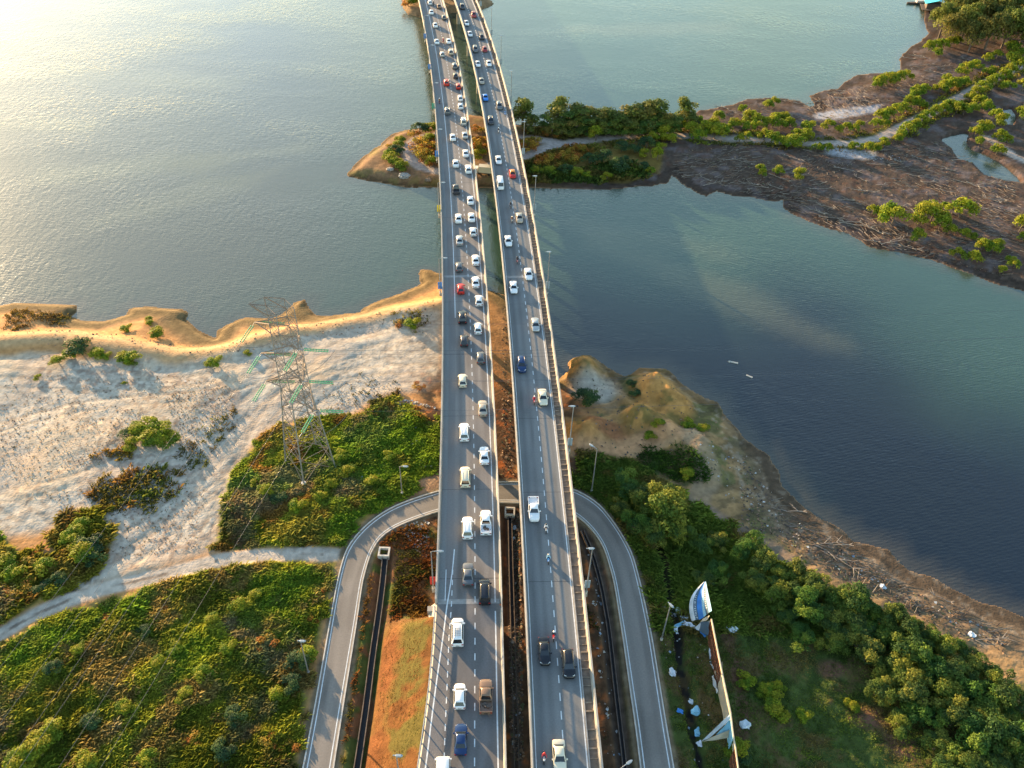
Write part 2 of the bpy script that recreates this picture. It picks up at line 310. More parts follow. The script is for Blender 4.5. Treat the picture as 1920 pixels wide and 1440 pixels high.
# left edge of the widened approach road (surveyed guard rail line)
_ge = [(815.6, 1140), (812, 1200), (803, 1300), (793, 1370), (783, 1440)]
GE = np.array([P(a+1, b, 10.4)[:2] for a, b in _ge]); _g = GE[-1]-GE[-2]; GE = np.vstack([GE, GE[-1]+_g*1.2, GE[-1]+_g*3])
def approach_edge(Y):
    return np.interp(Y, GE[::-1, 1], GE[::-1, 0])

# ================================================================== TERRAIN
def _rows():
    ys = [18.]
    while ys[-1] < 660: ys.append(ys[-1]+.17*(1+(ys[-1]/100)**2))
    return np.array(ys)
GY = _rows(); NC = 940
def hw(y): return (.60*y+66)*1.22
GU = np.linspace(-1, 1, NC)
GX2 = GU[None, :]*hw(GY)[:, None]; GY2 = np.repeat(GY[:, None], NC, 1)
X = GX2.ravel(); Y = GY2.ravel()
wob = (fbm(X, Y, 9, 4, 11)-.5)*3.2; wob2 = (fbm(X, Y, 3, 3, 21)-.5)*1.6
sA = sdist(X, Y, PP(SHORE_A, 0)); sB = sdist(X, Y, PP(SHORE_B, 0)); sC = sdist(X, Y, PP(SHORE_C, 0))
sAw = sA+wob*.35+wob2*.5; sBw = sB+wob*.3+wob2*.7; sCw = sC+wob2*.5
# far upper bank is mudflat: low;  near bank: sand flat and fields
right = sm(2, 7, X-.1*Y)                       # 0 on the sand side, 1 on the muddy right bank of the near land
zA = np.where(sAw > 0, .10+.75*sm(0, 2.2+8*right, sAw)+1.63*sm(1.5, 15+4*right, sAw), -.9*sm(0, 3, -sAw)-.05)
tipB = sm(-2, -22, X-.02*Y)                      # the dirt spit left of the decks
mB = sm(-8, 26, X-.0*Y)
zB = np.where(sBw > 0, .10+(1.5-.7*mB)*sm(0, 5+9*mB, sBw), -.9*sm(0, 3, -sBw)-.05)
zC = np.where(sCw > 0, .2+1.6*sm(0, 4, sCw), -1.)
Z = np.maximum(np.maximum(zA, zB), zC)
isA = sAw > 0; isB = sBw > 0; isC = sCw > 0; land = isA | isB | isC
sand = sm(-1.5, 1.5, sdist(X, Y, PP(SAND))+wob)*isA
gm = np.zeros_like(X); gz = {}
for k, pl in GRASS.items():
    gz[k] = sm(-.9, .9, sdist(X, Y, PP(pl))+wob*.35+wob2*.6)*isA; gm = np.maximum(gm, gz[k])
ro = PP(RAMP_OUT, 2.6); ri = PP(RAMP_IN, 2.6)
ramp = sdist(X, Y, np.vstack([ro, ri[::-1]]))
lt = ldist(X, Y, PP(TRACK_A)); tA = sm(1.9, 1.0, lt+wob2*.4)*isA
tB = np.zeros_like(X)
for ln, w in ((TRACK_B1, 1.9), (TRACK_B2, 2.4), (TRACK_B3, 1.6)): tB = np.maximum(tB, sm(w+.7, w-.4, ldist(X, Y, PP(ln, 1.2))+wob2*.5))
tB *= isB
n1 = fbm(X, Y, 14, 5, 1); n2 = fbm(X, Y, 4, 4, 2); n3 = fbm(X, Y, 1.3, 3, 3); n4 = fbm(X+.6*Y, Y-.6*X, 2.2, 3, 5)
# oblique stripes used for wheel ruts and raked sand
ca, sa_ = math.cos(1.02), math.sin(1.02)
st = fbm((X*ca+Y*sa_)*.22, (-X*sa_+Y*ca)*1.7, 1.8, 3, 6)
ca2, sa2 = math.cos(.16), math.sin(.16)
st2 = fbm((X*ca2+Y*sa2)*.16, (-X*sa2+Y*ca2)*1.5, 1.7, 3, 9)
flat = sm(.3, 3.2, -ramp)*(1-.8*tA)
fieldm = np.maximum(np.maximum(gz['field'], gz['pylon']), gz['west'])*flat
mnd = .55*fbm((X+.9*Y)*.8, (Y-.9*X)*1.15, 5.5, 4, 31)+.45*fbm(X, Y, 3.2, 3, 33)
Z += fieldm*((mnd-.42)*1.9+(n2-.5)*.7+(n3-.5)*.3)
Z += gz['right']*flat*((n2-.45)*1.3+(n3-.5)*.3)
Z += sand*((n1-.45)*1.3*(1-gm)+(n2-.5)*.18)*sm(2, 9, sAw)
# dune ridge along the beach, and the mounds on the right bank
rid = ldist(X, Y, PP([(-200, 640), (0, 645), (130, 630), (230, 655), (340, 668), (430, 655), (520, 628), (640, 605), (740, 585), (825, 575)]))
Z += 1.4*sm(6, 0, rid)*isA*(1-right)
for (px, py, r, h) in ((1092, 688, 6, 3.0), (1225, 722, 7, 4.6), (1275, 755, 6, 3.4), (1195, 785, 5, 3.8), (1300, 850, 8, 2.6), (1115, 805, 4, 2.2), (1340, 800, 7, 1.8), (1085, 815, 4, 2.0), (1165, 745, 4, 1.4), (1245, 805, 4, 2.0)):
    c = P(px, py)[:2]; q = np.sqrt(((X-c[0]))**2+((Y-c[1])*.8)**2); Z += h*sm(r, 0, q+wob)*isA
# the long bank of the approach road
ae = np.interp(Y, GE[::-1, 1], GE[::-1, 0])
de = ae-X
bank = np.where((Y < YA+3) & (de > -1.5), np.clip(1-(de-.3)/8.6, 0, 1), 0)*sm(YA+3, YA-3, Y)
Z = np.where(isA, np.maximum(Z*(1-sm(0, .3, bank))+2.5*sm(0, .3, bank), 0)+bank*7.2+bank*(n2-.5)*.5, Z)
# mudflat
Z += isB*((n2-.5)*.35+(n3-.5)*.3)*sm(.5, 3, sBw)
pud = np.full_like(X, -40.)
for pl in PUDDLES: pud = np.maximum(pud, sdist(X, Y, PP(pl, 0)))
Z -= sm(-1.6, .6, pud+wob2*.8)*isB*1.6
# roads sit level; ditches are cut
k = sm(-2.6, -.2, ramp)*isA; Z = Z*(1-k)+2.42*k*(1-0)
k = tA*.8; Z = Z*(1-k)+2.5*k
dl = ldist(X, Y, PP(DRAIN_L)); dm = ldist(X, Y, PP(DRAIN_M)); dr = ldist(X, Y, PP(DRAIN_R)); dc = ldist(X, Y, PP(CREEK))
for d in (dl, dm, dr):
    k = sm(1.6, .7, d)*isA; Z = Z*(1-k)+1.9*k
k = sm(1.3, .4, dc+wob2*.8)*isA; Z = Z*(1-k)+1.35*k
# ground under the approach road stays below it
inr = (X > ae+.2) & (Y < YA+1) & isA; cx = np.interp(Y, DL.c[:, 1], DL.c[:, 0])
Z = np.where(inr & (X < cx+WL/2+8.5), 2.45+(n3-.5)*.2, Z)

def mixc(c, t, m): return c*(1-m[:, None])+t*m[:, None]
def cc(*v): return np.array(v)[None, :]
C = np.repeat(cc(.33, .20, .105), len(X), 0)*(.75+.5*n2)[:, None]                       # bare earth
rightdirt = right*isA
C = mixc(C, cc(.27, .175, .08)*(.45+1.1*n2)[:, None]*(.8+.4*n3)[:, None], rightdirt*.85)
C = mixc(C, cc(.10, .11, .04), rightdirt*sm(.52, .60, fbm(X, Y, 5, 4, 44))*.8)
rr4 = fbm((X+.5*Y)*.5, (Y-.5*X)*1.4, 3, 4, 46); Z += rightdirt*(rr4-.5)*(.5+1.1*sm(34, 20, X))*sm(3, 8, sAw)*(1-gm)*sm(3, 9, np.abs(ramp)); C = mixc(C, cc(.38, .20, .075), rightdirt*sm(.50, .58, rr4)*sm(44, 22, X)*.85*(1-gm)); C = mixc(C, cc(.06, .05, .03), rightdirt*sm(.44, .36, rr4)*.5*(1-gm))
C = mixc(C, cc(.36, .20, .08)*(.7+.6*n3)[:, None], sm(.52, .66, n2)*rightdirt*sm(40, 15, X))
# orange dry sand behind the beach
C = mixc(C, cc(.50, .255, .10)*(.8+.4*st2)[:, None], isA*(1-right)*sm(3, 7, sAw)*sm(-60, 0, -X)*.9)
C = mixc(C, cc(.17, .115, .05)*(.6+.8*n3)[:, None], isA*(1-right)*sm(7.5, 2.8, sAw+wob*1.4)*.95)
# white sand
sc1 = cc(.47, .415, .335)*(.92+.16*st2)[:, None]*(.95+.1*n3)[:, None]
C = mixc(C, sc1, sand)
rut = sand*sm(.50, .60, st)*sm(9, 4, ldist(X, Y, PP([(560, 690), (500, 760), (450, 860), (420, 960), (400, 1040)])))
C = mixc(C, cc(.36, .30, .23), rut*.75); Z += -rut*.05
C = mixc(C, cc(.58, .42, .26), sand*sm(.5, .72, n1)*.5)
C = mixc(C, cc(.48, .34, .19), sm(2.6, .4, np.abs(rid-1.2))*isA*.6*(1-right))
tk = np.full_like(X, 9.)
for ln in ([(404, 1035), (430, 930), (470, 830), (510, 755), (580, 700), (690, 655), (826, 622)], [(360, 1050), (420, 950), (455, 850), (500, 770), (560, 715), (680, 668), (826, 640)], [(0, 700), (150, 705), (330, 702), (450, 680), (600, 640), (760, 600)], [(0, 715), (160, 722), (340, 722), (480, 690), (620, 655), (826, 610)], [(0, 800), (120, 765), (260, 750), (400, 745), (500, 700)],
           [(90, 1000), (60, 960), (0, 940)], [(140, 1090), (250, 1000), (340, 940), (400, 860), (460, 790)], [(430, 1040), (450, 960), (480, 860), (520, 790), (600, 740), (660, 700)], [(230, 860), (160, 900), (60, 930), (0, 930)], [(200, 1080), (300, 1010), (380, 930), (430, 860)], [(826, 690), (700, 690), (600, 705), (540, 740)]):
    c_ = resample_(PP(ln), 2.5); d_ = ldist(X, Y, c_, 9); tk = np.minimum(tk, np.abs(d_-.85))
tkm = sm(.42, .12, tk)*sand*(.35+.65*sm(.35, .6, n4)); C = mixc(C, cc(.30, .235, .165), tkm*.42); Z -= tkm*.06
# scrub speckle on the sand
spz = fbm(X, Y, 20, 3, 41); spk = (sm(.56, .63, fbm(X, Y, 1.0, 2, 42))*sm(.40, .60, spz)*sm(8, 20, sAw))*sand
C = mixc(C, cc(.16, .09, .06), spk*.45)
brown = sand*sm(.45, .70, fbm(X, Y, 10, 4, 43))*.25
C = mixc(C, cc(.34, .23, .17), brown)
# grass grounds
g1 = cc(.14, .155, .03)*(.55+.9*n3)[:, None]; g1 = mixc(g1, cc(.27, .20, .05), sm(.42, .66, n2)); g1 = mixc(g1, cc(.16, .08, .05), sm(.58, .75, mnd)*.5)
g1 = mixc(g1, cc(.17, .20, .02), sm(.6, .75, fbm(X, Y, 6, 3, 51))*.6)
C = mixc(C, g1, np.maximum(np.maximum(gz['pylon'], gz['field']), gz['west']))
g2 = cc(.055, .078, .02)*(.5+n3)[:, None]; g2 = mixc(g2, cc(.10, .07, .03), sm(.45, .6, n2)*.9)
C = mixc(C, g2, np.maximum(gz['right'], gz['knoll']))
vg = cc(.07, .085, .02)*(.6+.8*n3)[:, None]; vg = mixc(vg, cc(.17, .07, .035), sm(.46, .6, n2)*.85)
C = mixc(C, vg, np.maximum(gz['verge'], gz['rightin']))
slope = sm(0, .05, bank)*sm(YA+2, YA-2, Y); C = mixc(C, mixc(cc(.135, .058, .018)*(.55+.9*n3)[:, None]*(.7+.6*n2)[:, None], cc(.085, .08, .02), sm(.46, .58, n2)*.85), slope)
C = mixc(C, cc(.18, .068, .024)*(.7+.6*n3)[:, None], sm(2.6, 0, wob*.4+ldist(X, Y, PP([(742, 1170), (728, 1260), (712, 1340), (700, 1440)])))*slope*.8)
# strip between the decks and below them
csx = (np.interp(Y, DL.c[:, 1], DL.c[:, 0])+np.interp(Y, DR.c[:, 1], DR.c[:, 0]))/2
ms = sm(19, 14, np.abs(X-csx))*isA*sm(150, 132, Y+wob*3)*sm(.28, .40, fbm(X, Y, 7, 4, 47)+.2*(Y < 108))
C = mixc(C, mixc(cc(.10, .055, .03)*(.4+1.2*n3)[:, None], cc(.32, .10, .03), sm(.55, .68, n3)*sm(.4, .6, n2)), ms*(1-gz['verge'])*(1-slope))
# right bank mud and tide line
C = mixc(C, cc(.15, .108, .072)*(.55+.9*n3)[:, None], rightdirt*sm(15, 8, sAw+wob)*sm(42, 52, X)*.9*(1-gm)+rightdirt*sm(6, 3, sAw+wob)*.1)
C = mixc(C, cc(.30, .25, .19), rightdirt*sm(.62, .72, n3)*.5*(1-gm)*sm(14, 7, sAw))
for ln_, w_, c_, a_ in (([(1075, 850), (1130, 838), (1190, 850), (1240, 835), (1300, 812), (1345, 805)], 1.0, (.40, .25, .13), .8), ([(1290, 820), (1320, 860), (1330, 900), (1300, 945)], 2.2, (.30, .22, .14), .7), ([(1165, 690), (1172, 720), (1165, 745), (1140, 765)], .8, (.26, .17, .09), .8), ([(1185, 700), (1195, 735), (1230, 770), (1290, 790), (1330, 798)], 2.2, (.075, .085, .03), .8), ([(1060, 805), (1110, 800), (1160, 812)], 2.5, (.28, .11, .05), .8)):
    C = mixc(C, cc(*c_)*(.8+.4*n3)[:, None], sm(w_+.8, w_-.4, ldist(X, Y, PP(ln_))+wob2*.6)*isA*a_)
for (px, py, r) in ((1092, 688, 5), (1225, 725, 7), (1270, 760, 6), (1195, 785, 6), (1085, 812, 5), (1210, 760, 5)):
    c = P(px, py)[:2]; qd = np.sqrt((X-c[0])**2+((Y-c[1])*.8)**2); kk = sm(r, r*.3, qd+wob)*isA; C = mixc(C, cc(.42, .215, .065)*(.6+.8*n4)[:, None], kk*.9); C = mixc(C, cc(.13, .11, .035), kk*sm(.55, .66, n2)*.8)
pd = P(1120, 725)[:2]; C = mixc(C, cc(.42, .36, .28), sm(7, 3, np.sqrt((X-pd[0])**2+(Y-pd[1])**2)+wob)*isA)
C = mixc(C, cc(.50, .27, .13), sm(3.2, .5, ldist(X, Y, PP([(1075, 838), (1120, 836), (1160, 842), (1200, 828), (1260, 815)])))*isA)
C = mixc(C, cc(.22, .16, .12), sm(2.2, .6, ldist(X, Y, PP([(1260, 930), (1320, 955), (1380, 985), (1440, 1020), (1490, 1050)]))+wob2)*isA*.8)
C = mixc(C, cc(.14, .065, .045), sm(1.5, .5, ldist(X, Y, PP([(1365, 1195), (1372, 1230), (1388, 1290), (1394, 1340), (1388, 1420)]))+wob2)*isA*.8)
for q in ((1560, 1255), (1630, 1345), (1690, 1400)):
    c = P(*q)[:2]; C = mixc(C, cc(.17, .08, .055), sm(3.4, 1.2, np.sqrt((X-c[0])**2+((Y-c[1])*1.4)**2)+wob)*isA*.9)
C = mixc(C, cc(.42, .27, .16), sm(3.5, 1, ldist(X, Y, PP([(830, 905), (800, 905), (770, 925)]))+wob)*isA*.7)
# peninsula: mud, dirt, tracks
mud = cc(.085, .060, .045)*(.55+.9*n3)[:, None]; mud = mixc(mud, cc(.15, .12, .115), sm(.50, .68, n2)*.75); mud = mixc(mud, cc(.11, .055, .035), sm(.55, .7, n4)*.6)
dirt = cc(.23, .135, .07)*(.55+.9*n2)[:, None]
bcol = mud*mB[:, None]+dirt*(1-mB)[:, None]
bcol = mixc(bcol, cc(.13, .08, .04)*(.6+.8*n3)[:, None], sm(3.5, 1.2, sBw)*(1-mB))
bcol = mixc(bcol, cc(.15, .13, .035)*(.6+.8*n3)[:, None], sm(.55, .68, n2)*(1-mB)*.5)
gl = sdist(X, Y, PP([(985, 300), (1040, 282), (1100, 268), (1200, 262), (1245, 262), (1240, 320), (1180, 336), (1000, 335)], 1.2)); bcol = mixc(bcol, cc(.16, .11, .03)*(.6+.9*n3)[:, None], sm(-1, 1, gl+wob))
gl = sdist(X, Y, PP([(1010, 236), (1290, 226), (1300, 246), (1100, 256), (1010, 258)], 1.2)); bcol = mixc(bcol, cc(.13, .09, .035)*(.6+.9*n3)[:, None], sm(-1, 1, gl+wob))
for pl in PALE_MUD: bcol = mixc(bcol, cc(.42, .42, .44)*(.8+.4*n3)[:, None], sm(-1, 1, sdist(X, Y, PP(pl, 1.0))+wob)*.8)
bcol = mixc(bcol, cc(.13, .14, .03), sm(4.5, 2, ldist(X, Y, PP(TRACK_B1, 1.2))+wob*.8)*mB*.6)
bcol = mixc(bcol, cc(.40, .33, .28)*(.85+.3*n3)[:, None], tB)
C = np.where((isB & ~isA)[:, None], bcol, C)
C = np.where((isC & ~isA & ~isB)[:, None], cc(.26, .17, .09)*(.6+.8*n3)[:, None], C)
# track on the near bank, ditches, road shoulder
C = mixc(C, cc(.45, .39, .32)*(.85+.3*n3)[:, None], tA); C = mixc(C, cc(.16, .12, .09), tA*sm(.35, .1, np.abs(lt-.1))*sm(.5, .62, n2)*.8)
C = mixc(C, cc(.20, .15, .09)*(.6+.8*n3)[:, None], sm(-1.3, -.5, ramp+wob2*.4)*isA)
C = mixc(C, cc(.02, .018, .016), sm(.75, .3, dc+wob2*1.1)*isA*(.4+.6*sm(.35, .5, n3)))
C = mixc(C, cc(.10, .075, .055)*(.5+n3)[:, None], sm(1.1, .5, dm)*isA)
C = mixc(C, cc(.10, .07, .05)*(.5+n3)[:, None], sm(1.5, .8, dr)*isA)
C = np.where((land & (Z < .30))[:, None], C*.62, C); C = np.clip(C, .005, .8)
Zg = Z.reshape(GX2.shape); Cg = C.reshape(GX2.shape+(3,)); GMg = gm.reshape(GX2.shape); FMg = flat.reshape(GX2.shape)
def gs(arr, x, y):                                  # sample a terrain layer at world x, y
    x = np.atleast_1d(x).astype(float); y = np.atleast_1d(y).astype(float)
    r = np.interp(y, GY, np.arange(len(GY))); c = (x/hw(y)+1)/2*(NC-1)
    r0 = np.clip(r.astype(int), 0, len(GY)-2); c0 = np.clip(c.astype(int), 0, NC-2); fr = np.clip(r-r0, 0, 1); fc = np.clip(c-c0, 0, 1)
    if arr.ndim == 3: fr = fr[:, None]; fc = fc[:, None]
    return (arr[r0, c0]*(1-fr)*(1-fc)+arr[r0+1, c0]*fr*(1-fc)+arr[r0, c0+1]*(1-fr)*fc+arr[r0+1, c0+1]*fr*fc)
def gz_(x, y): return float(gs(Zg, x, y)[0])
def G(px, py, z=2.5):                               # surveyed point on the ground, with the ground's own height
    p = P(px, py, z); zz = gz_(p[0], p[1]); p = P(px, py, zz); return np.array([p[0], p[1], gz_(p[0], p[1])])
nr, ncl = GX2.shape; idx = np.arange(nr*ncl).reshape(nr, ncl)
q = np.stack([idx[:-1, :-1], idx[:-1, 1:], idx[1:, 1:], idx[1:, :-1]], -1).reshape(-1, 4)
keep = (Z[q].max(1) > -.35); q = q[keep]
used = np.unique(q); remap = np.full(nr*ncl, -1); remap[used] = np.arange(len(used))
V3 = np.stack([X, Y, Z], 1)[used]
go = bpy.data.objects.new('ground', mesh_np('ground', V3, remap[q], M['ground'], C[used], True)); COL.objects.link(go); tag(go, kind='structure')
# bed of the river out to the horizon
b = B(); b.box(-4000, 4000, -900, 6000, -4, -2); o = b.build('river_bed', M['brownwood']); tag(o, kind='structure')

# ------------------------------------------------------------------ water
def make_water():
    m = bpy.data.materials.new('river_water'); m.use_nodes = True; n = m.node_tree.nodes; l = m.node_tree.links; b = n['Principled BSDF']
    b.inputs['Roughness'].default_value = .17; b.inputs['IOR'].default_value = 1.42; b.inputs['Specular IOR Level'].default_value = .95
    co = n.new('ShaderNodeTexCoord')
    # silty teal water, with sky reflections painted in: navy patch, warm glow, golden streaks
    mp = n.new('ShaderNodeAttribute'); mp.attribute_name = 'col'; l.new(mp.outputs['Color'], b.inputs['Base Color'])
    def nz(scale, sx, sy, rot, det=3, dist=0.):
        a = n.new('ShaderNodeMapping'); a.inputs['Scale'].default_value = (sx, sy, 1); a.inputs['Rotation'].default_value = (0, 0, rot)
        t = n.new('ShaderNodeTexNoise'); t.inputs['Scale'].default_value = scale; t.inputs['Detail'].default_value = det; t.inputs['Distortion'].default_value = dist
        l.new(co.outputs['Object'], a.inputs[0]); l.new(a.outputs[0], t.inputs['Vector']); return t.outputs['Fac']
    r1 = nz(.8, .5, 1.4, .22, 4, .9); r2 = nz(.55, 1.2, .5, -.35, 3, .3); r3 = nz(.018, 1, 1.6, .4, 3, 0)
    wv = n.new('ShaderNodeTexWave'); wv.inputs['Scale'].default_value = .42; wv.inputs['Distortion'].default_value = 6; wv.inputs['Detail'].default_value = 3; wv.inputs['Detail Scale'].default_value = .6
    a = n.new('ShaderNodeMapping'); a.inputs['Rotation'].default_value = (0, 0, 1.25); l.new(co.outputs['Object'], a.inputs[0]); l.new(a.outputs[0], wv.inputs['Vector'])
    s1 = n.new('ShaderNodeMath'); s1.operation = 'ADD'; l.new(r1, s1.inputs[0]); l.new(r2, s1.inputs[1])
    s2 = n.new('ShaderNodeMath'); s2.operation = 'MULTIPLY_ADD'; l.new(wv.outputs['Fac'], s2.inputs[0]); s2.inputs[1].default_value = .13; l.new(s1.outputs[0], s2.inputs[2])
    mr = n.new('ShaderNodeMapRange'); mr.inputs[1].default_value = .35; mr.inputs[2].default_value = .65; mr.inputs[3].default_value = .35; mr.inputs[4].default_value = 1.25; l.new(r3, mr.inputs[0])
    s3 = n.new('ShaderNodeMath'); s3.operation = 'MULTIPLY'; l.new(s2.outputs[0], s3.inputs[0]); l.new(mr.outputs[0], s3.inputs[1])
    bp = n.new('ShaderNodeBump'); bp.inputs['Distance'].default_value = .07; bp.inputs['Strength'].default_value = 1; l.new(s3.outputs[0], bp.inputs['Height']); l.new(bp.outputs[0], b.inputs['Normal'])
    return m
M['water'] = make_water()
wy = np.concatenate([[-900], np.linspace(0, 640, 220), [1200, 2500, 6000]]); wx = np.concatenate([[-4000, -1500], np.linspace(-480, 480, 260), [1500, 4000]])
WX, WY = np.meshgrid(wx, wy); wxr = WX.ravel(); wyr = WY.ravel()
silt_reflect = np.repeat(cc(.036, .076, .050), len(wxr), 0)
navy_reflect = PP([(1100, 640), (1260, 665), (1500, 640), (1750, 800), (2100, 900), (2300, 1500), (1900, 1250), (1500, 950), (1400, 830), (1340, 740), (1150, 690)], 0)  # outline of the dark sky reflection painted into the water colour
silt_reflect = mixc(silt_reflect, cc(.005, .009, .015), sm(-45, 12, sdist(wxr, wyr, navy_reflect, 80)+(fbm(wxr, wyr, 40, 3, 61)-.5)*30))
silt_reflect = mixc(silt_reflect, cc(.105, .097, .064), sm(20, -60, wxr+20)*sm(90, 200, wyr)*.75)  # warm sunset glow on the left water, painted into its colour
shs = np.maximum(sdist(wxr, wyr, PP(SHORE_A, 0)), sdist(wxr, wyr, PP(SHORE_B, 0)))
silt_reflect = mixc(silt_reflect, cc(.085, .075, .050), sm(-5, -.5, shs)*.5)
for (a0, a1), w0, am in ((((1130, 455), (1560, 640)), 9, .30), (((1080, 420), (1330, 470)), 8, .2), (((100, 330), (560, 280)), 9, .6), (((20, 232), (150, 236)), 8, .7), (((180, 420), (540, 310)), 7, .4), (((0, 130), (420, 160)), 12, .5), (((1000, 60), (1350, 50)), 12, .4)):  # golden-green sky reflections painted as streaks in the water colour
    d_ = ldist(wxr, wyr, PP([a0, a1], 0), 60)+(fbm(wxr, wyr, 18, 3, 63)-.5)*12; silt_reflect = mixc(silt_reflect, cc(.15, .15, .085), sm(w0, 0, d_)*am)
wi = np.arange(len(wxr)).reshape(WX.shape); wq = np.stack([wi[:-1, :-1], wi[:-1, 1:], wi[1:, 1:], wi[1:, :-1]], -1).reshape(-1, 4)
o = bpy.data.objects.new('water', mesh_np('water', np.stack([wxr, wyr, 0*wxr], 1), wq, M['water'], silt_reflect)); COL.objects.link(o); tag(o, kind='structure')

# ------------------------------------------------------------------ ribbons and roads
def ribbon(name, L, Rr, z, m, parent=None, uv=None, th=0.):
    """sheet between two polylines (same count)"""
    L = np.asarray(L); Rr = np.asarray(Rr); n = len(L); z = np.full(n, z) if np.isscalar(z) else np.asarray(z)
    v = np.vstack([np.c_[L, z], np.c_[Rr, z]]); i = np.arange(n-1)
    f = np.stack([i, i+n, i+n+1, i+1], 1)
    me = mesh_np(name, v, f, m); o = bpy.data.objects.new(name, me); COL.objects.link(o)
    if parent: o.parent = parent
    return o
def resample(p, st=1.5, n=None):
    p = np.asarray(p); d = np.concatenate([[0], np.cumsum(np.linalg.norm(np.diff(p, axis=0), axis=1))]); n = n or int(d[-1]/st)+2; t = np.linspace(0, d[-1], n)
    q = np.stack([np.interp(t, d, p[:, i]) for i in range(p.shape[1])], 1)
    for _ in range(3): q[1:-1] = q[1:-1]*.5+(q[:-2]+q[2:])*.25
    return q
def strip_along(c, half, name, z, m, parent=None, off=0.):
    c = np.asarray(c); t = np.gradient(c, axis=0); t /= np.linalg.norm(t, axis=1)[:, None]; nn = np.stack([t[:, 1], -t[:, 0]], 1)
    return ribbon(name, c+nn*(off-half), c+nn*(off+half), z, m, parent)

def asphalt(name, base, wmap=None):
    """wmap: list of (offset, darkness, width) wheel tracks, uses attribute 'u' (metres across)"""
    m = bpy.data.materials.new(name); m.use_nodes = True; n = m.node_tree.nodes; l = m.node_tree.links; b = n['Principled BSDF']; b.inputs['Roughness'].default_value = .8; b.inputs['Specular IOR Level'].default_value = .35
    a = n.new('ShaderNodeAttribute'); a.attribute_name = 'col'; co = n.new('ShaderNodeTexCoord')
    t = n.new('ShaderNodeTexNoise'); t.inputs['Scale'].default_value = 3.5; t.inputs['Detail'].default_value = 6; t.inputs['Roughness'].default_value = .7
    l.new(co.outputs['Object'], t.inputs['Vector']); mr = n.new('ShaderNodeMapRange'); mr.inputs[1].default_value = .3; mr.inputs[2].default_value = .7; mr.inputs[3].default_value = .86; mr.inputs[4].default_value = 1.14; l.new(t.outputs['Fac'], mr.inputs[0])
    mm = n.new('ShaderNodeMixRGB'); mm.blend_type = 'MULTIPLY'; mm.inputs[0].default_value = 1; l.new(a.outputs['Color'], mm.inputs[1]); l.new(mr.outputs[0], mm.inputs[2]); l.new(mm.outputs[0], b.inputs['Base Color'])
    return m
M['asphalt'] = asphalt('asphalt', .1)
def road_surface(name, L, Rr, z, base, tracks=(), edges=None, seed=0, nx=40, parent=None):
    """a cambered sheet with worn wheel tracks; L,Rr polylines; base colour; tracks=[(fraction, width, factor)]"""
    L = np.asarray(L); Rr = np.asarray(Rr); n = len(L); u = np.linspace(0, 1, nx); v = (L[:, None, :]*(1-u)[None, :, None]+Rr[:, None, :]*u[None, :, None])
    x = v[..., 0]; y = v[..., 1]; s = np.concatenate([[0], np.cumsum(np.linalg.norm(np.diff(L, axis=0), axis=1))])[:, None]+0*x
    f = np.ones_like(x); U = u[None, :]+0*x; W = np.linalg.norm(Rr-L, axis=1)[:, None]+0*x
    for c, w, k in tracks: f *= 1-(1-k)*np.exp(-((U-c)*W/w)**2)
    f *= 1-.16*sm(.60, .66, fbm(U*W*.9+seed*31, s*.10, 1.6, 2, seed+72))-.10*sm(.58, .62, fbm(x, y, 5, 2, seed+77)); f *= .90+.20*fbm(U*W*1.5+seed*50, s*.08, 1, 3, seed+70)+.12*(fbm(x, y, 9, 3, seed+71)-.5)
    col = np.array(base)[None, None, :]*f[..., None]
    if edges:                                                # dusty, pale shoulders: (frac0, frac1, colour, amount)
        for a, b_, cl, am in edges:
            k = sm(a-.012, a+.012, U)*sm(b_+.012, b_-.012, U)*am*(.55+.9*fbm(x, y, 1.1, 3, seed+75)); k = np.clip(k, 0, 1)[..., None]; col = col*(1-k)+np.array(cl)*k
    vz = np.full_like(x, z); i = np.arange(n*nx).reshape(n, nx); q = np.stack([i[:-1, :-1], i[:-1, 1:], i[1:, 1:], i[1:, :-1]], -1).reshape(-1, 4)
    me = mesh_np(name, np.stack([x, y, vz], -1).reshape(-1, 3), q, M['asphalt'], col.reshape(-1, 3)); o = bpy.data.objects.new(name, me); COL.objects.link(o)
    if parent: o.parent = parent
    return o
def dashes(name, paths, z, m, parent):
    """paths: list of (p0,p1,halfwidth) segments -> one mesh"""
    b = B()
    for a, c, h in paths:
        a = np.asarray(a); c = np.asarray(c); t = c-a; t = t/np.linalg.norm(t); nn = np.array([t[1], -t[0]])*h
        b.quad((*(a-nn), z), (*(a+nn), z), (*(c+nn), z), (*(c-nn), z))
    return b.build(name, m, parent)

# ---- ramp road that loops under the decks
N = 130; ro_ = resample(ro, n=N); ri_ = resample(ri, n=N)
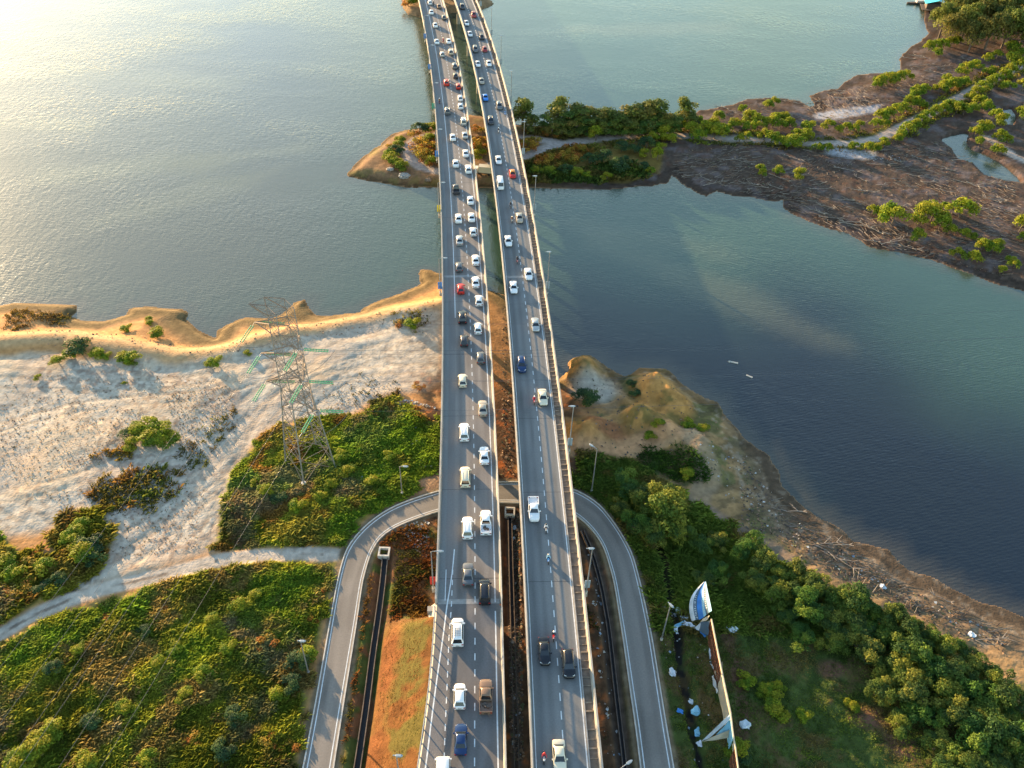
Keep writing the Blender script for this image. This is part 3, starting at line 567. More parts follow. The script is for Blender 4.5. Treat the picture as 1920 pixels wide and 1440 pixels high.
# pair the edges by closest point so the strip stays square
cl_ = (ro_+ri_)/2; t = np.gradient(cl_, axis=0); t /= np.linalg.norm(t, axis=1)[:, None]; nn = np.stack([t[:, 1], -t[:, 0]], 1)
ramp_road = road_surface('road', ro_, ri_, 2.56, (.24, .215, .185), [(.28, .5, .86), (.72, .5, .88)], [(0, .05, (.30, .26, .2), .6), (.95, 1, (.30, .26, .2), .6)], 3, 14); tag(ramp_road, kind='structure')
for s_, P_, Q_ in (('outer', ro_, ri_), ('inner', ri_, ro_)):
    d = Q_-P_; L_ = np.linalg.norm(d, axis=1)[:, None]; d = d/L_
    ribbon('edge_line', P_+d*.38, P_+d*.54, 2.568, M['paint'], ramp_road)
    kb = B()
    for i in range(N-1):
        a0 = P_[i]-d[i]*.22; a1 = P_[i]; b0 = P_[i+1]-d[i+1]*.22; b1 = P_[i+1]
        kb.add([(*a0, 2.3), (*a1, 2.3), (*b1, 2.3), (*b0, 2.3), (*a0, 2.70), (*a1, 2.70), (*b1, 2.70), (*b0, 2.70)], [(4, 5, 6, 7), (1, 2, 6, 5), (3, 0, 4, 7)])
    kb.build('kerb', M['concl'], ramp_road)

# ---- the two bridges
def extrude(D, prof, s0, s1, st, name, m, parent, closed=True):
    ss = np.arange(s0, s1+.01, st); rings = []
    for s in ss:
        rings.append([(*D.at(s, o), z) for o, z in prof])
    b = B(); b.loft(rings, True); return b.build(name, m, parent)
def sof(D, Y): return float(np.interp(Y, D.c[:, 1], D.s))
def bridge(name, label, D, W, s0, s1, hollow_right):
    br = thing(name, label, 'bridge', (0, 0, 0)); h = W/2; z = DECK_Z
    extrude(D, [(-h, z-.45), (-h, z-.01), (h, z-.01), (h, z-.45), (h-1.6, z-.75), (-h+1.6, z-.75)], s0, s1, 6, 'deck', M['conc'], br)
    for o in (-h*.55, 0, h*.55): extrude(D, [(o-.35, z-2.0), (o-.35, z-.76), (o+.35, z-.76), (o+.35, z-2.0)], s0, s1, 12, 'girder', M['conc'], br)
    extrude(D, [(-h, z-.02), (-h, z+1.12), (-h+.26, z+1.12), (-h+.36, z+.25), (-h+.42, z-.0)], s0, s1, 6, 'parapet', M['conc'], br)
    extrude(D, [(h, z-.02), (h-.42, z-.0), (h-.36, z+.25), (h-.26, z+1.02), (h, z+1.02)], s0, s1, 6, 'parapet', M['conc'], br)
    return br
brL = bridge('road_bridge', 'concrete bridge deck on the left, crowded with cars driving away', DL, WL, sof(DL, YA), sof(DL, 600), 0)
brR = bridge('road_bridge', 'concrete bridge deck on the right with open cable duct along its right side', DR, WR, sof(DR, 24), sof(DR, 600), 1)
# rails on top of the parapets
def rail(D, off, z, s0, s1, parent, m, name='hand_rail'):
    b = B(); ss = np.arange(s0, s1, 6.)
    b.tube([(*D.at(s, off), z) for s in ss], .06, 5)
    for s in np.arange(s0, min(s1, s0+190), 3.): b.tube([(*D.at(s, off), z-.32), (*D.at(s, off), z)], .04, 4)
    return b.build(name, m, parent)
rail(DR, -WR/2+.13, DECK_Z+1.42, sof(DR, 24), sof(DR, 600), brR, M['steel']); rail(DL, WL/2-.13, DECK_Z+1.3, sof(DL, 24), sof(DL, 600), brL, M['steel'])
# duct along the right deck: raised kerb, sunken floor, cross walls
h = WR/2
extrude(DR, [(h-1.78, DECK_Z), (h-1.78, DECK_Z+.26), (h-1.6, DECK_Z+.26), (h-1.6, DECK_Z)], sof(DR, 24), sof(DR, 600), 6, 'duct_kerb', M['joint'], brR)
seq = [(sof(DR, 24), DECK_Z+.02)]; sq = sof(DR, 25); up = []
while sq < sof(DR, 600):
    w = .10 if random.random() < .7 else .22
    if sq < sof(DR, 380) and random.random() > .12:
        zz = DECK_Z+(.15 if random.random() < .7 else .23); seq += [(sq, DECK_Z+.02), (sq+.01, zz), (sq+w, zz), (sq+w+.01, DECK_Z+.02)]
    sq += 1.32 if sq < sof(DR, 380) else 6
    if sq >= sof(DR, 380): seq.append((sq, DECK_Z+.02))
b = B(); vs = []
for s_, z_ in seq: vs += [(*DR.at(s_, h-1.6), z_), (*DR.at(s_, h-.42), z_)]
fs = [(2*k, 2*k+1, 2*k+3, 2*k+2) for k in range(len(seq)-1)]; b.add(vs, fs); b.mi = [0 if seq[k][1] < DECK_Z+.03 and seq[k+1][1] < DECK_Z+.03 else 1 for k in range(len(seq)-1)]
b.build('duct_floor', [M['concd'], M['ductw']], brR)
# piers and cross beams
for D, W, br, Ys in ((DL, WL, brL, (112, 150, 188, 226, 264, 302, 340, 378, 416, 454)), (DR, WR, brR, (38, 76, 112, 150, 188, 226, 264, 302, 340, 378, 416, 454))):
    for Yp in Ys:
        s = sof(D, Yp); c = D.at(s, 0); tx, ty = D.dirat(Yp); rz = math.atan2(ty, tx)-math.pi/2; b = B()
        b.box(-W/2+.5, W/2-.5, -.9, .9, 6.7, 7.98); o = b.build('cross_beam', M['conc'], br); o.location = (c[0], c[1], 0); o.rotation_euler = (0, 0, rz)
        for sx in (-2.9, 2.9):
            b = B(); b.tube([(sx, 0, -2), (sx, 0, 6.75)], .75, 14); o = b.build('pier', M['conc'], br); o.location = (c[0], c[1], 0); o.rotation_euler = (0, 0, rz)
# approach embankment walls of the left carriageway (retaining wall on the median side)
sA0, sA1 = sof(DL, 22), sof(DL, YA)
rw = thing('retaining_wall', 'grey concrete retaining wall along the right edge of the left approach road', 'wall')
extrude(DL, [(WL/2-.42, 1.2), (WL/2-.42, DECK_Z-.02), (WL/2-.36, DECK_Z+.25), (WL/2-.26, DECK_Z+1.02), (WL/2, DECK_Z+1.02), (WL/2, 1.2)], sA0, sA1-.05, 4, 'wall', M['conc'], rw)
ab = B(); p0 = DL.at(sA1, -WL/2-1.2); p1 = DL.at(sA1, WL/2); p2 = DL.at(sA1-.9, WL/2-.43); p3 = DL.at(sA1-.9, -WL/2-1.2)
ab.loft([[(*q_, 1.) for q_ in (p0, p1, p2, p3)], [(*q_, DECK_Z-.8) for q_ in (p0, p1, p2, p3)]]); ab.build('abutment', M['conc'], rw)
# running surfaces
ssL = np.arange(sof(DL, YA), sof(DL, 600), 2.); hL = WL/2
tr = [((WL/2+o)/WL, .42, .80) for o in (-1.2+.15, .55-.1, 2.0, 3.6)]
roadL = road_surface('road', [DL.at(s, -hL+.42) for s in ssL], [DL.at(s, hL-.42) for s in ssL], DECK_Z, (.22, .205, .19), [(x, .45, .80) for x in (.35, .53, .66, .85)],
                     [(0, .10, (.21, .22, .215), .75), (.10, .24, (.16, .155, .15), .4), (.95, 1, (.24, .19, .14), .5)], 1, 44); tag(roadL, kind='structure')
ssR = np.arange(sof(DR, 24), sof(DR, 600), 2.); hR = WR/2
roadR = road_surface('road', [DR.at(s, -hR+.42) for s in ssR], [DR.at(s, hR-1.78) for s in ssR], DECK_Z, (.19, .195, .192), [(x, .48, .78) for x in (.17, .37, .63, .87)],
                     [(0, .07, (.19, .19, .18), .6), (.96, 1, (.24, .2, .16), .5)], 2, 40); tag(roadR, kind='structure')
# approach road: from the joint to below the frame, widening on the left
Ys = np.arange(YA-.02, 23, -1.0); Lp = np.array([[approach_edge(y)+.15, y] for y in Ys]); Rp = np.array([DL.at(sof(DL, y), hL-.42) for y in Ys])
i0 = np.searchsorted(-Ys, -(YA-6)); Lp[:i0+1, 0] = np.interp(Ys[:i0+1], [YA-6, YA], [Lp[i0, 0], DL.at(sof(DL, YA), -hL+.3)[0]])
road3 = road_surface('road', Lp, Rp, DECK_Z-.001, (.155, .148, .145), [(x, .5, .88) for x in (.30, .46, .68, .86)], [(0, .06, (.17, .16, .15), .6), (.95, 1, (.2, .16, .12), .5)], 4, 44); tag(road3, kind='structure')
b = B(); n_ = len(Ys)
for i in range(n_-1):
    a0 = Lp[i]; a1 = Lp[i+1]; b.quad((*a0, DECK_Z-.004), (*a1, DECK_Z-.004), (a1[0]-1.3, a1[1], DECK_Z-1.6), (a0[0]-1.3, a0[1], DECK_Z-1.6))
b.build('road_edge', M['conc'], road3)
# markings -------------------------------------------------
zl = DECK_Z+.008; LW = .085
def line(D, off, Y0, Y1, parent, hw_=LW, name='edge_line', z=zl):
    ss = np.arange(sof(D, Y0), sof(D, Y1), 2.5); ribbon(name, [D.at(s, off-hw_) for s in ss], [D.at(s, off+hw_) for s in ss], z, M['paint'], parent)
line(DL, hL-1.12, YA, 600, roadL, .09); line(DL, -hL+2.95, 150, 600, roadL, .08); line(DL, hL-1.12, 24, YA, road3, .10)
line(DR, hR-1.98, 24, 600, roadR, .09); line(DR, -hR+.72, 24, 600, roadR, .06)
def dash_run(D, off, Y0, Y1, per, ln, parent, hw_=.075):
    b = []; s = sof(D, Y0)
    while s < sof(D, Y1): b.append((D.at(s, off), D.at(s+ln, off), hw_)); s += per
    dashes('lane_line', b, zl, M['paint'], parent)
dash_run(DL, hL-4.28, YA, 560, 2.6, 1.15, roadL); dash_run(DL, hL-4.28, 24, YA, 2.6, 1.15, road3)
dash_run(DR, -hR+4.55, 24, 560, 2.75, 1.25, roadR)
def pxline(pts, name, parent, hw_, z=DECK_Z): strip_along(resample(np.array([P(a, b_, z)[:2] for a, b_ in pts]), 1.5), hw_, name, zl+.001, M['paint'], parent)
pxline([(852, 1030), (850, 1055), (845.5, 1092), (838, 1136)], 'taper_line', roadL, .09)
pxline([(838, 1136), (830, 1200), (820, 1266), (809, 1350), (798, 1440), (780, 1560)], 'edge_line', road3, .10)
pxline([(836.5, 1068), (834.5, 1126)], 'taper_line', roadL, .07)
mpth = np.array([P(a, b_, DECK_Z)[:2] for a, b_ in [(849, 1068), (847.5, 1110), (846, 1143), (842, 1190), (838.5, 1280), (835, 1358), (832, 1440), (828, 1550)]])
mp_ = resample(mpth, .25); b = []; per = 8
i = 0
while i < len(mp_)-5: b.append((mp_[i], mp_[i+4], .075)); i += per
dashes('lane_line', b, zl+.002, M['paint'], road3)
# expansion joints
for D, W, py, pr in ((DL, hL, 1133, roadL), (DL, hL, 521, roadL), (DR, hR, 518, roadR)):
    Yj = P(900, py, DECK_Z)[1]; s = sof(D, Yj)
    ribbon('expansion_joint', [D.at(s+o, -W+.45) for o in (0, .9)], [D.at(s+o, W-(.45 if D is DL else 1.8)) for o in (0, .9)], DECK_Z+.005, M['joint'], pr)
for D, pr, W, w2 in ((DL, roadL, hL, .43), (DR, roadR, hR, 1.8)):
    b = B()
    for Yj in np.arange(80, 380, 19.0):
        s = sof(D, Yj)
        p = [D.at(s, -W+.43), D.at(s+.07, -W+.43), D.at(s+.07, W-w2), D.at(s, W-w2)]; b.quad(*[(*q_, DECK_Z+.0045) for q_ in p])
    b.build('deck_joint', M['black'], pr)
# guard rail of the approach road
gr = thing('guard_rail', 'thin steel guard rail on dark posts beside the orange grass slope', 'guard rail'); b = B(); gp = resample(GE, 2.0)
gp = gp[gp[:, 1] > 26]; b.tube([(x-.05, y, DECK_Z+.78) for x, y in gp], .1, 6); b.build('rail', M['steel'], gr)
for x, y in gp: b = B(); b.box(x-.22, x-.1, y-.07, y+.07, DECK_Z-1.2, DECK_Z+.82); b.build('post', M['black'], gr)

# ================================================================== VEHICLES
KIND = {  # L, W, H, belt height, hood z, hood length, trunk length, roof front/rear y, extra
 'sedan':     dict(L=4.45, W=1.74, H=1.46, belt=.92, hood=.86, tail=.98, ws0=.95, ws1=.32, rw1=-.95, rw0=-1.55),
 'hatchback': dict(L=3.85, W=1.68, H=1.52, belt=.95, hood=.88, tail=1.0, ws0=1.0, ws1=.42, rw1=-1.35, rw0=-1.78),
 'suv':       dict(L=4.55, W=1.82, H=1.72, belt=1.08, hood=1.02, tail=1.1, ws0=1.15, ws1=.55, rw1=-1.75, rw0=-2.12),
 'mpv':       dict(L=4.75, W=1.84, H=1.82, belt=1.05, hood=.98, tail=1.1, ws0=1.45, ws1=.72, rw1=-1.95, rw0=-2.25),
 'pickup':    dict(L=5.15, W=1.84, H=1.76, belt=1.10, hood=1.06, tail=1.08, ws0=1.25, ws1=.75, rw1=-.45, rw0=-.72),
 'van':       dict(L=5.0, W=1.86, H=2.15, belt=1.12, hood=1.0, tail=1.12, ws0=2.25, ws1=1.75, rw1=-2.35, rw0=-2.46),
}
def car_proto(kind, cname, detail=True, rack=False):
    k = KIND[kind]; L = k['L']/2; w = k['W']/2; H = k['H']; pt = M['p_'+cname]
    root = thing('car_'+kind if kind in ('sedan', 'hatchback') else kind, None, kind)
    root.name = {'sedan': 'sedan_car', 'hatchback': 'hatchback_car', 'suv': 'suv_car', 'mpv': 'minivan', 'pickup': 'pickup_truck', 'van': 'van'}[kind]
    def ring(y, hw_, zt, zb, cr=.03):
        h = [(0, zb), (hw_*.9, zb), (hw_, zb+.16), (hw_*1.0, (zt+zb)/2), (hw_*.985, zt-.16), (hw_*.93, zt-.05), (hw_*.6, zt+cr*.6), (0, zt+cr)]
        p = [(x, y, z) for x, z in h]+[(-x, y, z) for x, z in h[-2:0:-1]]; return p
    ws0, rw0, hd, tl, bl = k['ws0'], k['rw0'], k['hood'], k['tail'], k['belt']
    b = B()
    st = [(-L, w*.80, tl-.28, .42), (-L+.06, w*.92, tl-.06, .26), (-L+.25, w*.98, tl, .2), (rw0, w, bl if kind != 'sedan' else tl, .18), (0, w, bl, .18), (ws0, w, bl, .18), (ws0+(L-ws0)*.5, w*.985, hd, .18), (L-.38, w*.93, hd-.08, .2), (L-.1, w*.80, hd-.2, .24), (L, w*.64, hd-.34, .34)]
    if kind == 'pickup': st = [(rw0-.12, w, bl, .2), (0, w, bl, .2)]+st[5:]
    b.loft([ring(*s) for s in st])
    # cabin shell
    def rr(y0, y1, hw_, z, r=.16):
        return [(hw_-r, y1, z), (hw_, y1-r*1.2, z), (hw_, y0+r*1.2, z), (hw_-r, y0, z), (-hw_+r, y0, z), (-hw_, y0+r*1.2, z), (-hw_, y1-r*1.2, z), (-hw_+r, y1, z)]
    wb = w*.93; wr = w*.72 if kind != 'van' else w*.86
    b.loft([rr(rw0, ws0, wb, bl-.05), rr(k['rw1'], k['ws1'], wr, H-.06), rr(k['rw1']+.12, k['ws1']-.12, wr*.86, H)])
    if kind == 'pickup':
        z0 = .72; b.box(-w, w, -L+.02, rw0-.1, .35, z0); b.box(-w, -w+.09, -L+.02, rw0-.1, z0, bl); b.box(w-.09, w, -L+.02, rw0-.1, z0, bl); b.box(-w+.09, w-.09, -L+.02, -L+.1, z0, bl)
    if kind == 'suv' or kind == 'mpv':
        for s in (-1, 1): b.tube([(s*wr*.9, k['rw1']+.3, H+.02), (s*wr*.9, k['rw1']+.4, H+.07), (s*wr*.9, k['ws1']-.4, H+.07), (s*wr*.9, k['ws1']-.3, H+.02)], .025, 4)
    o = b.build('body', pt, root, True)
    me = o.data; bm = bmesh.new(); bm.from_mesh(me); bmesh.ops.split_edges(bm, edges=[e for e in bm.edges if len(e.link_faces) == 2 and e.calc_face_angle(0) > .75]); bm.to_mesh(me); bm.free()
    e = .022
    def gq(name, a, b_, c, d, n, mm=M['glass']):
        bb = B(); nv = Vector(n).normalized()*e; v = [Vector(p) for p in (a, b_, c, d)]
        bb.loft([[p-nv*.5 for p in v], [p+nv for p in v]]); return bb.build(name, mm, root)
    f = .9; zt = H-.10; zb_ = bl
    def lerp(a, b_, t): return a+(b_-a)*t
    gq('windscreen', (-wb*.86, lerp(ws0, k['ws1'], .06), zb_), (wb*.86, lerp(ws0, k['ws1'], .06), zb_), (wr*.86, lerp(ws0, k['ws1'], .92), zt), (-wr*.86, lerp(ws0, k['ws1'], .92), zt), (0, .7, .7))
    gq('rear_window', (wb*.84, lerp(rw0, k['rw1'], .1), zb_+.02), (-wb*.84, lerp(rw0, k['rw1'], .1), zb_+.02), (-wr*.84, lerp(rw0, k['rw1'], .88), zt), (wr*.84, lerp(rw0, k['rw1'], .88), zt), (0, -.8, .6))
    for s in (-1, 1):
        gq('side_window', (s*wb, ws0-.34, zb_+.02), (s*wb, rw0+.34, zb_+.02), (s*lerp(wb, wr, .88), k['rw1']+.22, zt-.02), (s*lerp(wb, wr, .88), k['ws1']-.16, zt-.02), (s, 0, .3))
    wy = L*.62
    for sx in (-1, 1):
        for yy in (wy, -wy):
            bb = B(); r = .32 if kind in ('sedan', 'hatchback') else .37
            bb.tube([(sx*(w-.2), yy, r), (sx*(w+.015), yy, r)], r, 14); o = bb.build('wheel', M['tyre'], root)
            if detail: bb = B(); bb.tube([(sx*(w-.02), yy, r), (sx*(w+.03), yy, r)], r*.62, 10); bb.build('rim', M['rim'], o)
    if detail:
        for s in (-1, 1):
            b = B(); b.loft([[(s*w*x, y, z) for x, y, z in ((.50, L-.14, hd-.26), (.80, L-.30, hd-.20), (.80, L-.36, hd-.12), (.52, L-.2, hd-.14))], [(s*w*x, y, z) for x, y, z in ((.50, L-.05, hd-.30), (.84, L-.22, hd-.24), (.88, L-.40, hd-.09), (.54, L-.2, hd-.10))]]); b.build('headlight', M['hl'], root)
            b = B(); b.box(min(s*w*.66, s*w*.93), max(s*w*.66, s*w*.93), -L-.01, -L+.12, tl-.34, tl-.14); b.build('tail_light', M['tl'], root)
            b = B(); x0, x1 = sorted((s*w*.95, s*(w+.2))); b.box(x0, x1, ws0-.42, ws0-.24, bl+.02, bl+.2); b.build('side_mirror', pt, root)
        b = B(); b.box(-.26, .26, -L-.03, -L+.03, .55, .67); b.build('number_plate', M['black'], root)
    if kind == 'pickup' and rack:
        b = B(); random.seed(3)
        for i in range(5): x = random.uniform(-.5, .3); y = random.uniform(-L+.3, rw0-.6); b.box(x, x+.35, y, y+.35, .73, .9+.1*random.random())
        b.build('cargo', M['brownwood'], root)
    if kind == 'mpv' and rack:
        b = B(); n = 5
        for i in range(n): y = lerp(k['rw1']+.5, k['ws1']-.9, i/(n-1)); b.box(-wr*.8, wr*.8, y-.03, y+.03, H+.07, H+.11)
        for x in (-.35, 0, .35): b.box(x-.02, x+.02, k['rw1']+.45, k['ws1']-.85, H+.111, H+.13)
        b.build('roof_rack', M['steel'], root)
    return root
_protos = {}
def car(kind, cname, detail, rack=False):
    key = (kind, cname, detail, rack)
    if key not in _protos: _protos[key] = [car_proto(*key), False]
    p = _protos[key]
    if not p[1]: p[1] = True; return p[0]
    c = copy_tree(p[0]); return c
CARWORD = {'sedan': 'saloon car', 'hatchback': 'hatchback', 'suv': 'SUV', 'mpv': 'minivan', 'pickup': 'pickup truck', 'van': 'van'}
CARCAT = {'sedan': 'car', 'hatchback': 'car', 'suv': 'car', 'mpv': 'minivan', 'pickup': 'pickup truck', 'van': 'van'}
LEFT = [(806, 4, 'hatchback', 'white'), (823, 11, 'sedan', 'brown'), (808.7, 21.7, 'sedan', 'white'), (832, 32, 'hatchback', 'grey'), (816, 46, 'sedan', 'white'), (819, 77, 'sedan', 'white'), (841, 76, 'sedan', 'white'),
 (829, 101, 'hatchback', 'silver'), (845, 97, 'suv', 'beige'), (852.5, 123, 'suv', 'grey'), (854, 141, 'hatchback', 'dark grey'), (837, 154, 'suv', 'red'), (859.5, 161, 'hatchback', 'red'), (863, 183, 'hatchback', 'white'), (863.5, 198, 'hatchback', 'white'),
 (838.7, 207, 'suv', 'grey'), (869, 227, 'mpv', 'silver'), (849, 256, 'sedan', 'white'), (871.7, 252, 'sedan', 'silver'), (873, 286, 'sedan', 'white'), (854.5, 305, 'sedan', 'white'), (878, 316, 'suv', 'white'), (855, 354, 'pickup', 'dark grey'),
 (882, 374, 'sedan', 'white'), (859.7, 408, 'sedan', 'white'), (884, 406, 'sedan', 'white'), (887, 433, 'hatchback', 'white'), (861.5, 449, 'sedan', 'silver'), (891.7, 486, 'sedan', 'white'), (861, 499, 'hatchback', 'grey'), (891.7, 527.5, 'sedan', 'white'),
 (864, 540, 'hatchback', 'red'), (898, 562, 'hatchback', 'white'), (867, 594, 'suv', 'black'), (896, 614, 'hatchback', 'white'), (870, 637, 'hatchback', 'dark grey'), (901, 669, 'hatchback', 'grey'), (867.5, 712, 'hatchback', 'cream'), (905, 764, 'sedan', 'beige'),
 (870.5, 809, 'suv', 'white'), (908, 852.5, 'sedan', 'white'), (872.5, 893, 'mpv', 'cream'), (876.6, 986.5, 'suv', 'white'), (911, 976.6, 'pickup', 'white'), (877.5, 1073, 'sedan', 'grey'), (908.5, 1106, 'mpv', 'black'), (858, 1182, 'mpv', 'white'),
 (862, 1302, 'hatchback', 'white'), (911, 1303, 'pickup', 'brown'), (864, 1383, 'sedan', 'navy'), (830.5, 1452, 'van', 'white')]
RIGHT = [(866.7, 12.5, 'suv', 'dark grey'), (888, 27.5, 'suv', 'maroon'), (875, 42.5, 'sedan', 'white'), (881.3, 63, 'sedan', 'white'), (903, 69, 'hatchback', 'dark grey'), (891, 92, 'suv', 'grey'), (909, 92, 'hatchback', 'maroon'), (896, 119, 'sedan', 'white'),
 (916.7, 118, 'sedan', 'white'), (903, 151, 'sedan', 'beige'), (910, 182, 'sedan', 'blue'), (936, 198, 'suv', 'grey'), (920, 226, 'suv', 'dark grey'), (934.7, 299, 'sedan', 'white'), (961, 325, 'sedan', 'orange'), (938, 345, 'van', 'white'),
 (974, 407.5, 'sedan', 'beige'), (953, 451, 'sedan', 'white'), (991, 513, 'sedan', 'white'), (963, 538, 'sedan', 'white'), (1004, 608, 'sedan', 'silver'), (978, 683, 'suv', 'navy'), (1018, 744, 'sedan', 'cream'), (1001, 952, 'pickup', 'white'),
 (1020.7, 1218, 'sedan', 'black'), (1066, 1242, 'suv', 'black'), (1049, 1415, 'sedan', 'cream')]
def lane_word(left, x, y):
    D = DL if left else DR; p = P(x, y, DECK_Z+.7); _, off = D.rel(p)
    if left: return 'inner' if off > hL-4.28 else 'outer'
    return 'inner' if off < -hR+4.55 else 'outer'
def mid_off(left, off):
    return off
recs = []
for left, lst in ((True, LEFT), (False, RIGHT)):
    cnt = {}
    for x, y, kd, cn in sorted(lst, key=lambda r: -r[1]):
        lw = lane_word(left, x, y); cnt[lw] = cnt.get(lw, 0)+1; recs.append((left, x, y, kd, cn, lw, cnt[lw]))
PAINTWORD = {'dark grey': 'dark grey', 'cream': 'cream', 'navy': 'dark blue', 'brown': 'dusty brown', 'beige': 'beige'}
for left, x, y, kd, cn, lw, i in recs:
    D = DL if left else DR; detail = y > 430
    rack = (kd == 'mpv' and cn == 'white') or (kd == 'pickup' and (cn == 'brown' or (left and cn == 'white')))
    c = car(kd, cn, detail, rack); p = P(x, y+ (2 if y > 900 else 0), DECK_Z+.75); tx, ty = D.dirat(p[1]); rz = math.atan2(ty, tx)-math.pi/2
    rz += (0 if left else math.pi)+random.uniform(-.012, .012); zz = DECK_Z+.012
    c.location = (p[0], p[1], zz); c.rotation_euler = (0, 0, rz)
    lab = '%s %s in %s lane of the %s bridge, %s car from the bottom' % (PAINTWORD.get(cn, cn), CARWORD[kd], {'inner': 'right' if left else 'left', 'outer': 'left' if left else 'right'}[lw], 'left' if left else 'right', ordn(i))
    tag(c, lab, CARCAT[kd], 'cars driving away on the left bridge' if left else 'cars coming towards the camera on the right bridge')
# orange-roofed taxi: red bonnet
for o in COL.objects:
    if o.name.startswith('sedan_car') and o.parent is None and 'orange' in o.get('label', ''):
        o['label'] = 'orange and red taxi in the right lane of the right bridge, only orange car'; o['category'] = 'taxi'
        for ch in o.children:
            if ch.name.startswith('body'):
                me = ch.data.copy(); ch.data = me; me.materials.append(M['p_red'])
                for pl in me.polygons:
                    if pl.center.z < 1.0: pl.material_index = 1

# ---- motorbikes and riders
def moto_proto(cn):
    r = thing('motorbike', None, 'motorbike')
    for y in (-.6, .62): b = B(); b.tube([(-.05, y, .29), (.05, y, .29)], .29, 12); b.build('wheel', M['tyre'], r)
    b = B(); b.loft([[(x*w_, y, z+h_*q_) for x, q_ in ((-1, 0), (1, 0), (1, 1), (-1, 1))] for y, w_, z, h_ in ((-.82, .05, .62, .1), (-.5, .13, .5, .3), (-.1, .14, .32, .36), (.2, .13, .3, .42), (.42, .16, .42, .5), (.56, .08, .6, .38))]); b.build('body', M[cn], r)
    b = B(); b.box(-.14, .14, -.72, .0, .80, .88); b.build('seat', M['black'], r)
    b = B(); b.tube([(-.36, .32, 1.02), (-.1, .44, 1.0), (.1, .44, 1.0), (.36, .32, 1.02)], .025, 5); b.tube([(0, .44, 1.), (0, .62, .3)], .04, 5); b.build('handlebar', M['steel'], r)
    b = B(); b.tube([(0, .56, .86), (0, .64, .84)], .09, 8); b.build('headlight', M['hl'], r)
    return r
def rider_mesh():
    me = bpy.data.meshes.new('person'); J = {'pel': (0, -.25, .93), 'ch': (0, -.12, 1.22), 'nk': (0, -.06, 1.42), 'hd': (0, -.02, 1.60)}
    vs = [(0, -.25, .93), (0, -.17, 1.12), (0, -.10, 1.32), (0, -.06, 1.44), (0, -.03, 1.54), (0, .0, 1.66)]; rs = [.155, .145, .165, .07, .10, .085]; es = [(0, 1), (1, 2), (2, 3), (3, 4), (4, 5)]
    for s in (-1, 1):
        n = len(vs); vs += [(s*.19, -.09, 1.37), (s*.27, .06, 1.16), (s*.33, .27, 1.06), (s*.34, .34, 1.04)]; rs += [.075, .055, .042, .04]; es += [(2, n), (n, n+1), (n+1, n+2), (n+2, n+3)]
        n = len(vs); vs += [(s*.12, -.16, .92), (s*.24, .18, .82), (s*.2, .02, .42), (s*.2, .14, .38)]; rs += [.105, .085, .055, .045]; es += [(0, n), (n, n+1), (n+1, n+2), (n+2, n+3)]
    me.from_pydata(vs, es, []); o = bpy.data.objects.new('tmp', me); COL.objects.link(o); m = o.modifiers.new('s', 'SKIN')
    for v, r in zip(me.skin_vertices[0].data, rs): v.radius = (r, r)
    me.skin_vertices[0].data[0].use_root = True; o.modifiers.new('u', 'SUBSURF').levels = 1
    dg = bpy.context.evaluated_depsgraph_get(); em = bpy.data.meshes.new_from_object(o.evaluated_get(dg)); bpy.data.objects.remove(o)
    em.name = 'person'; em.polygons.foreach_set('use_smooth', [True]*len(em.polygons)); return em
RM = rider_mesh()
def rider_proto(top, hel):
    me = RM.copy(); me.materials.clear()
    for m_ in (M['c_'+top], M['c_jeans'], M['skin']): me.materials.append(m_)
    for pl in me.polygons:
        c = pl.center
        if c.z < .98: pl.material_index = 1
        elif c.z > 1.5 or (c.y > .3 and c.z < 1.12): pl.material_index = 2
    o = bpy.data.objects.new('person', me); COL.objects.link(o)
    bm = bmesh.new(); bmesh.ops.create_icosphere(bm, subdivisions=2, radius=.155); hm = bpy.data.meshes.new('helmet'); bm.to_mesh(hm); bm.free(); hm.materials.append(M['p_'+hel]); hm.polygons.foreach_set('use_smooth', [True]*len(hm.polygons))
    h_ = bpy.data.objects.new('helmet', hm); COL.objects.link(h_); h_.parent = o; h_.location = (0, .0, 1.66); h_.scale = (1, 1.12, 1); return o
MOTO = [(813, 7, 1, 'p_dark grey', 'dark', 'black'), (831, 77, 1, 'p_red', 'red', 'red'), (824, 190, 1, 'p_red', 'brown', 'white'), (946.7, 212.5, 0, 'p_blue', 'blue', 'black'), (935, 245, 0, 'p_white', 'dark', 'white'), (957.5, 385, 0, 'p_black', 'dark', 'black'), (960, 412, 0, 'p_silver', 'brown', 'silver'),
        (970, 488, 0, 'p_maroon', 'dark', 'black'), (1001.7, 750, 0, 'p_red', 'red', 'white'), (1023.7, 990, 0, 'p_silver', 'white', 'black'), (1028, 1047, 0, 'p_blue', 'pale blue', 'silver'), (1037.7, 1191, 0, 'p_red', 'dark', 'white'), (1020, 1419, 0, 'p_white', 'red', 'red')]
cnt = {0: 0, 1: 0}; seen = {}
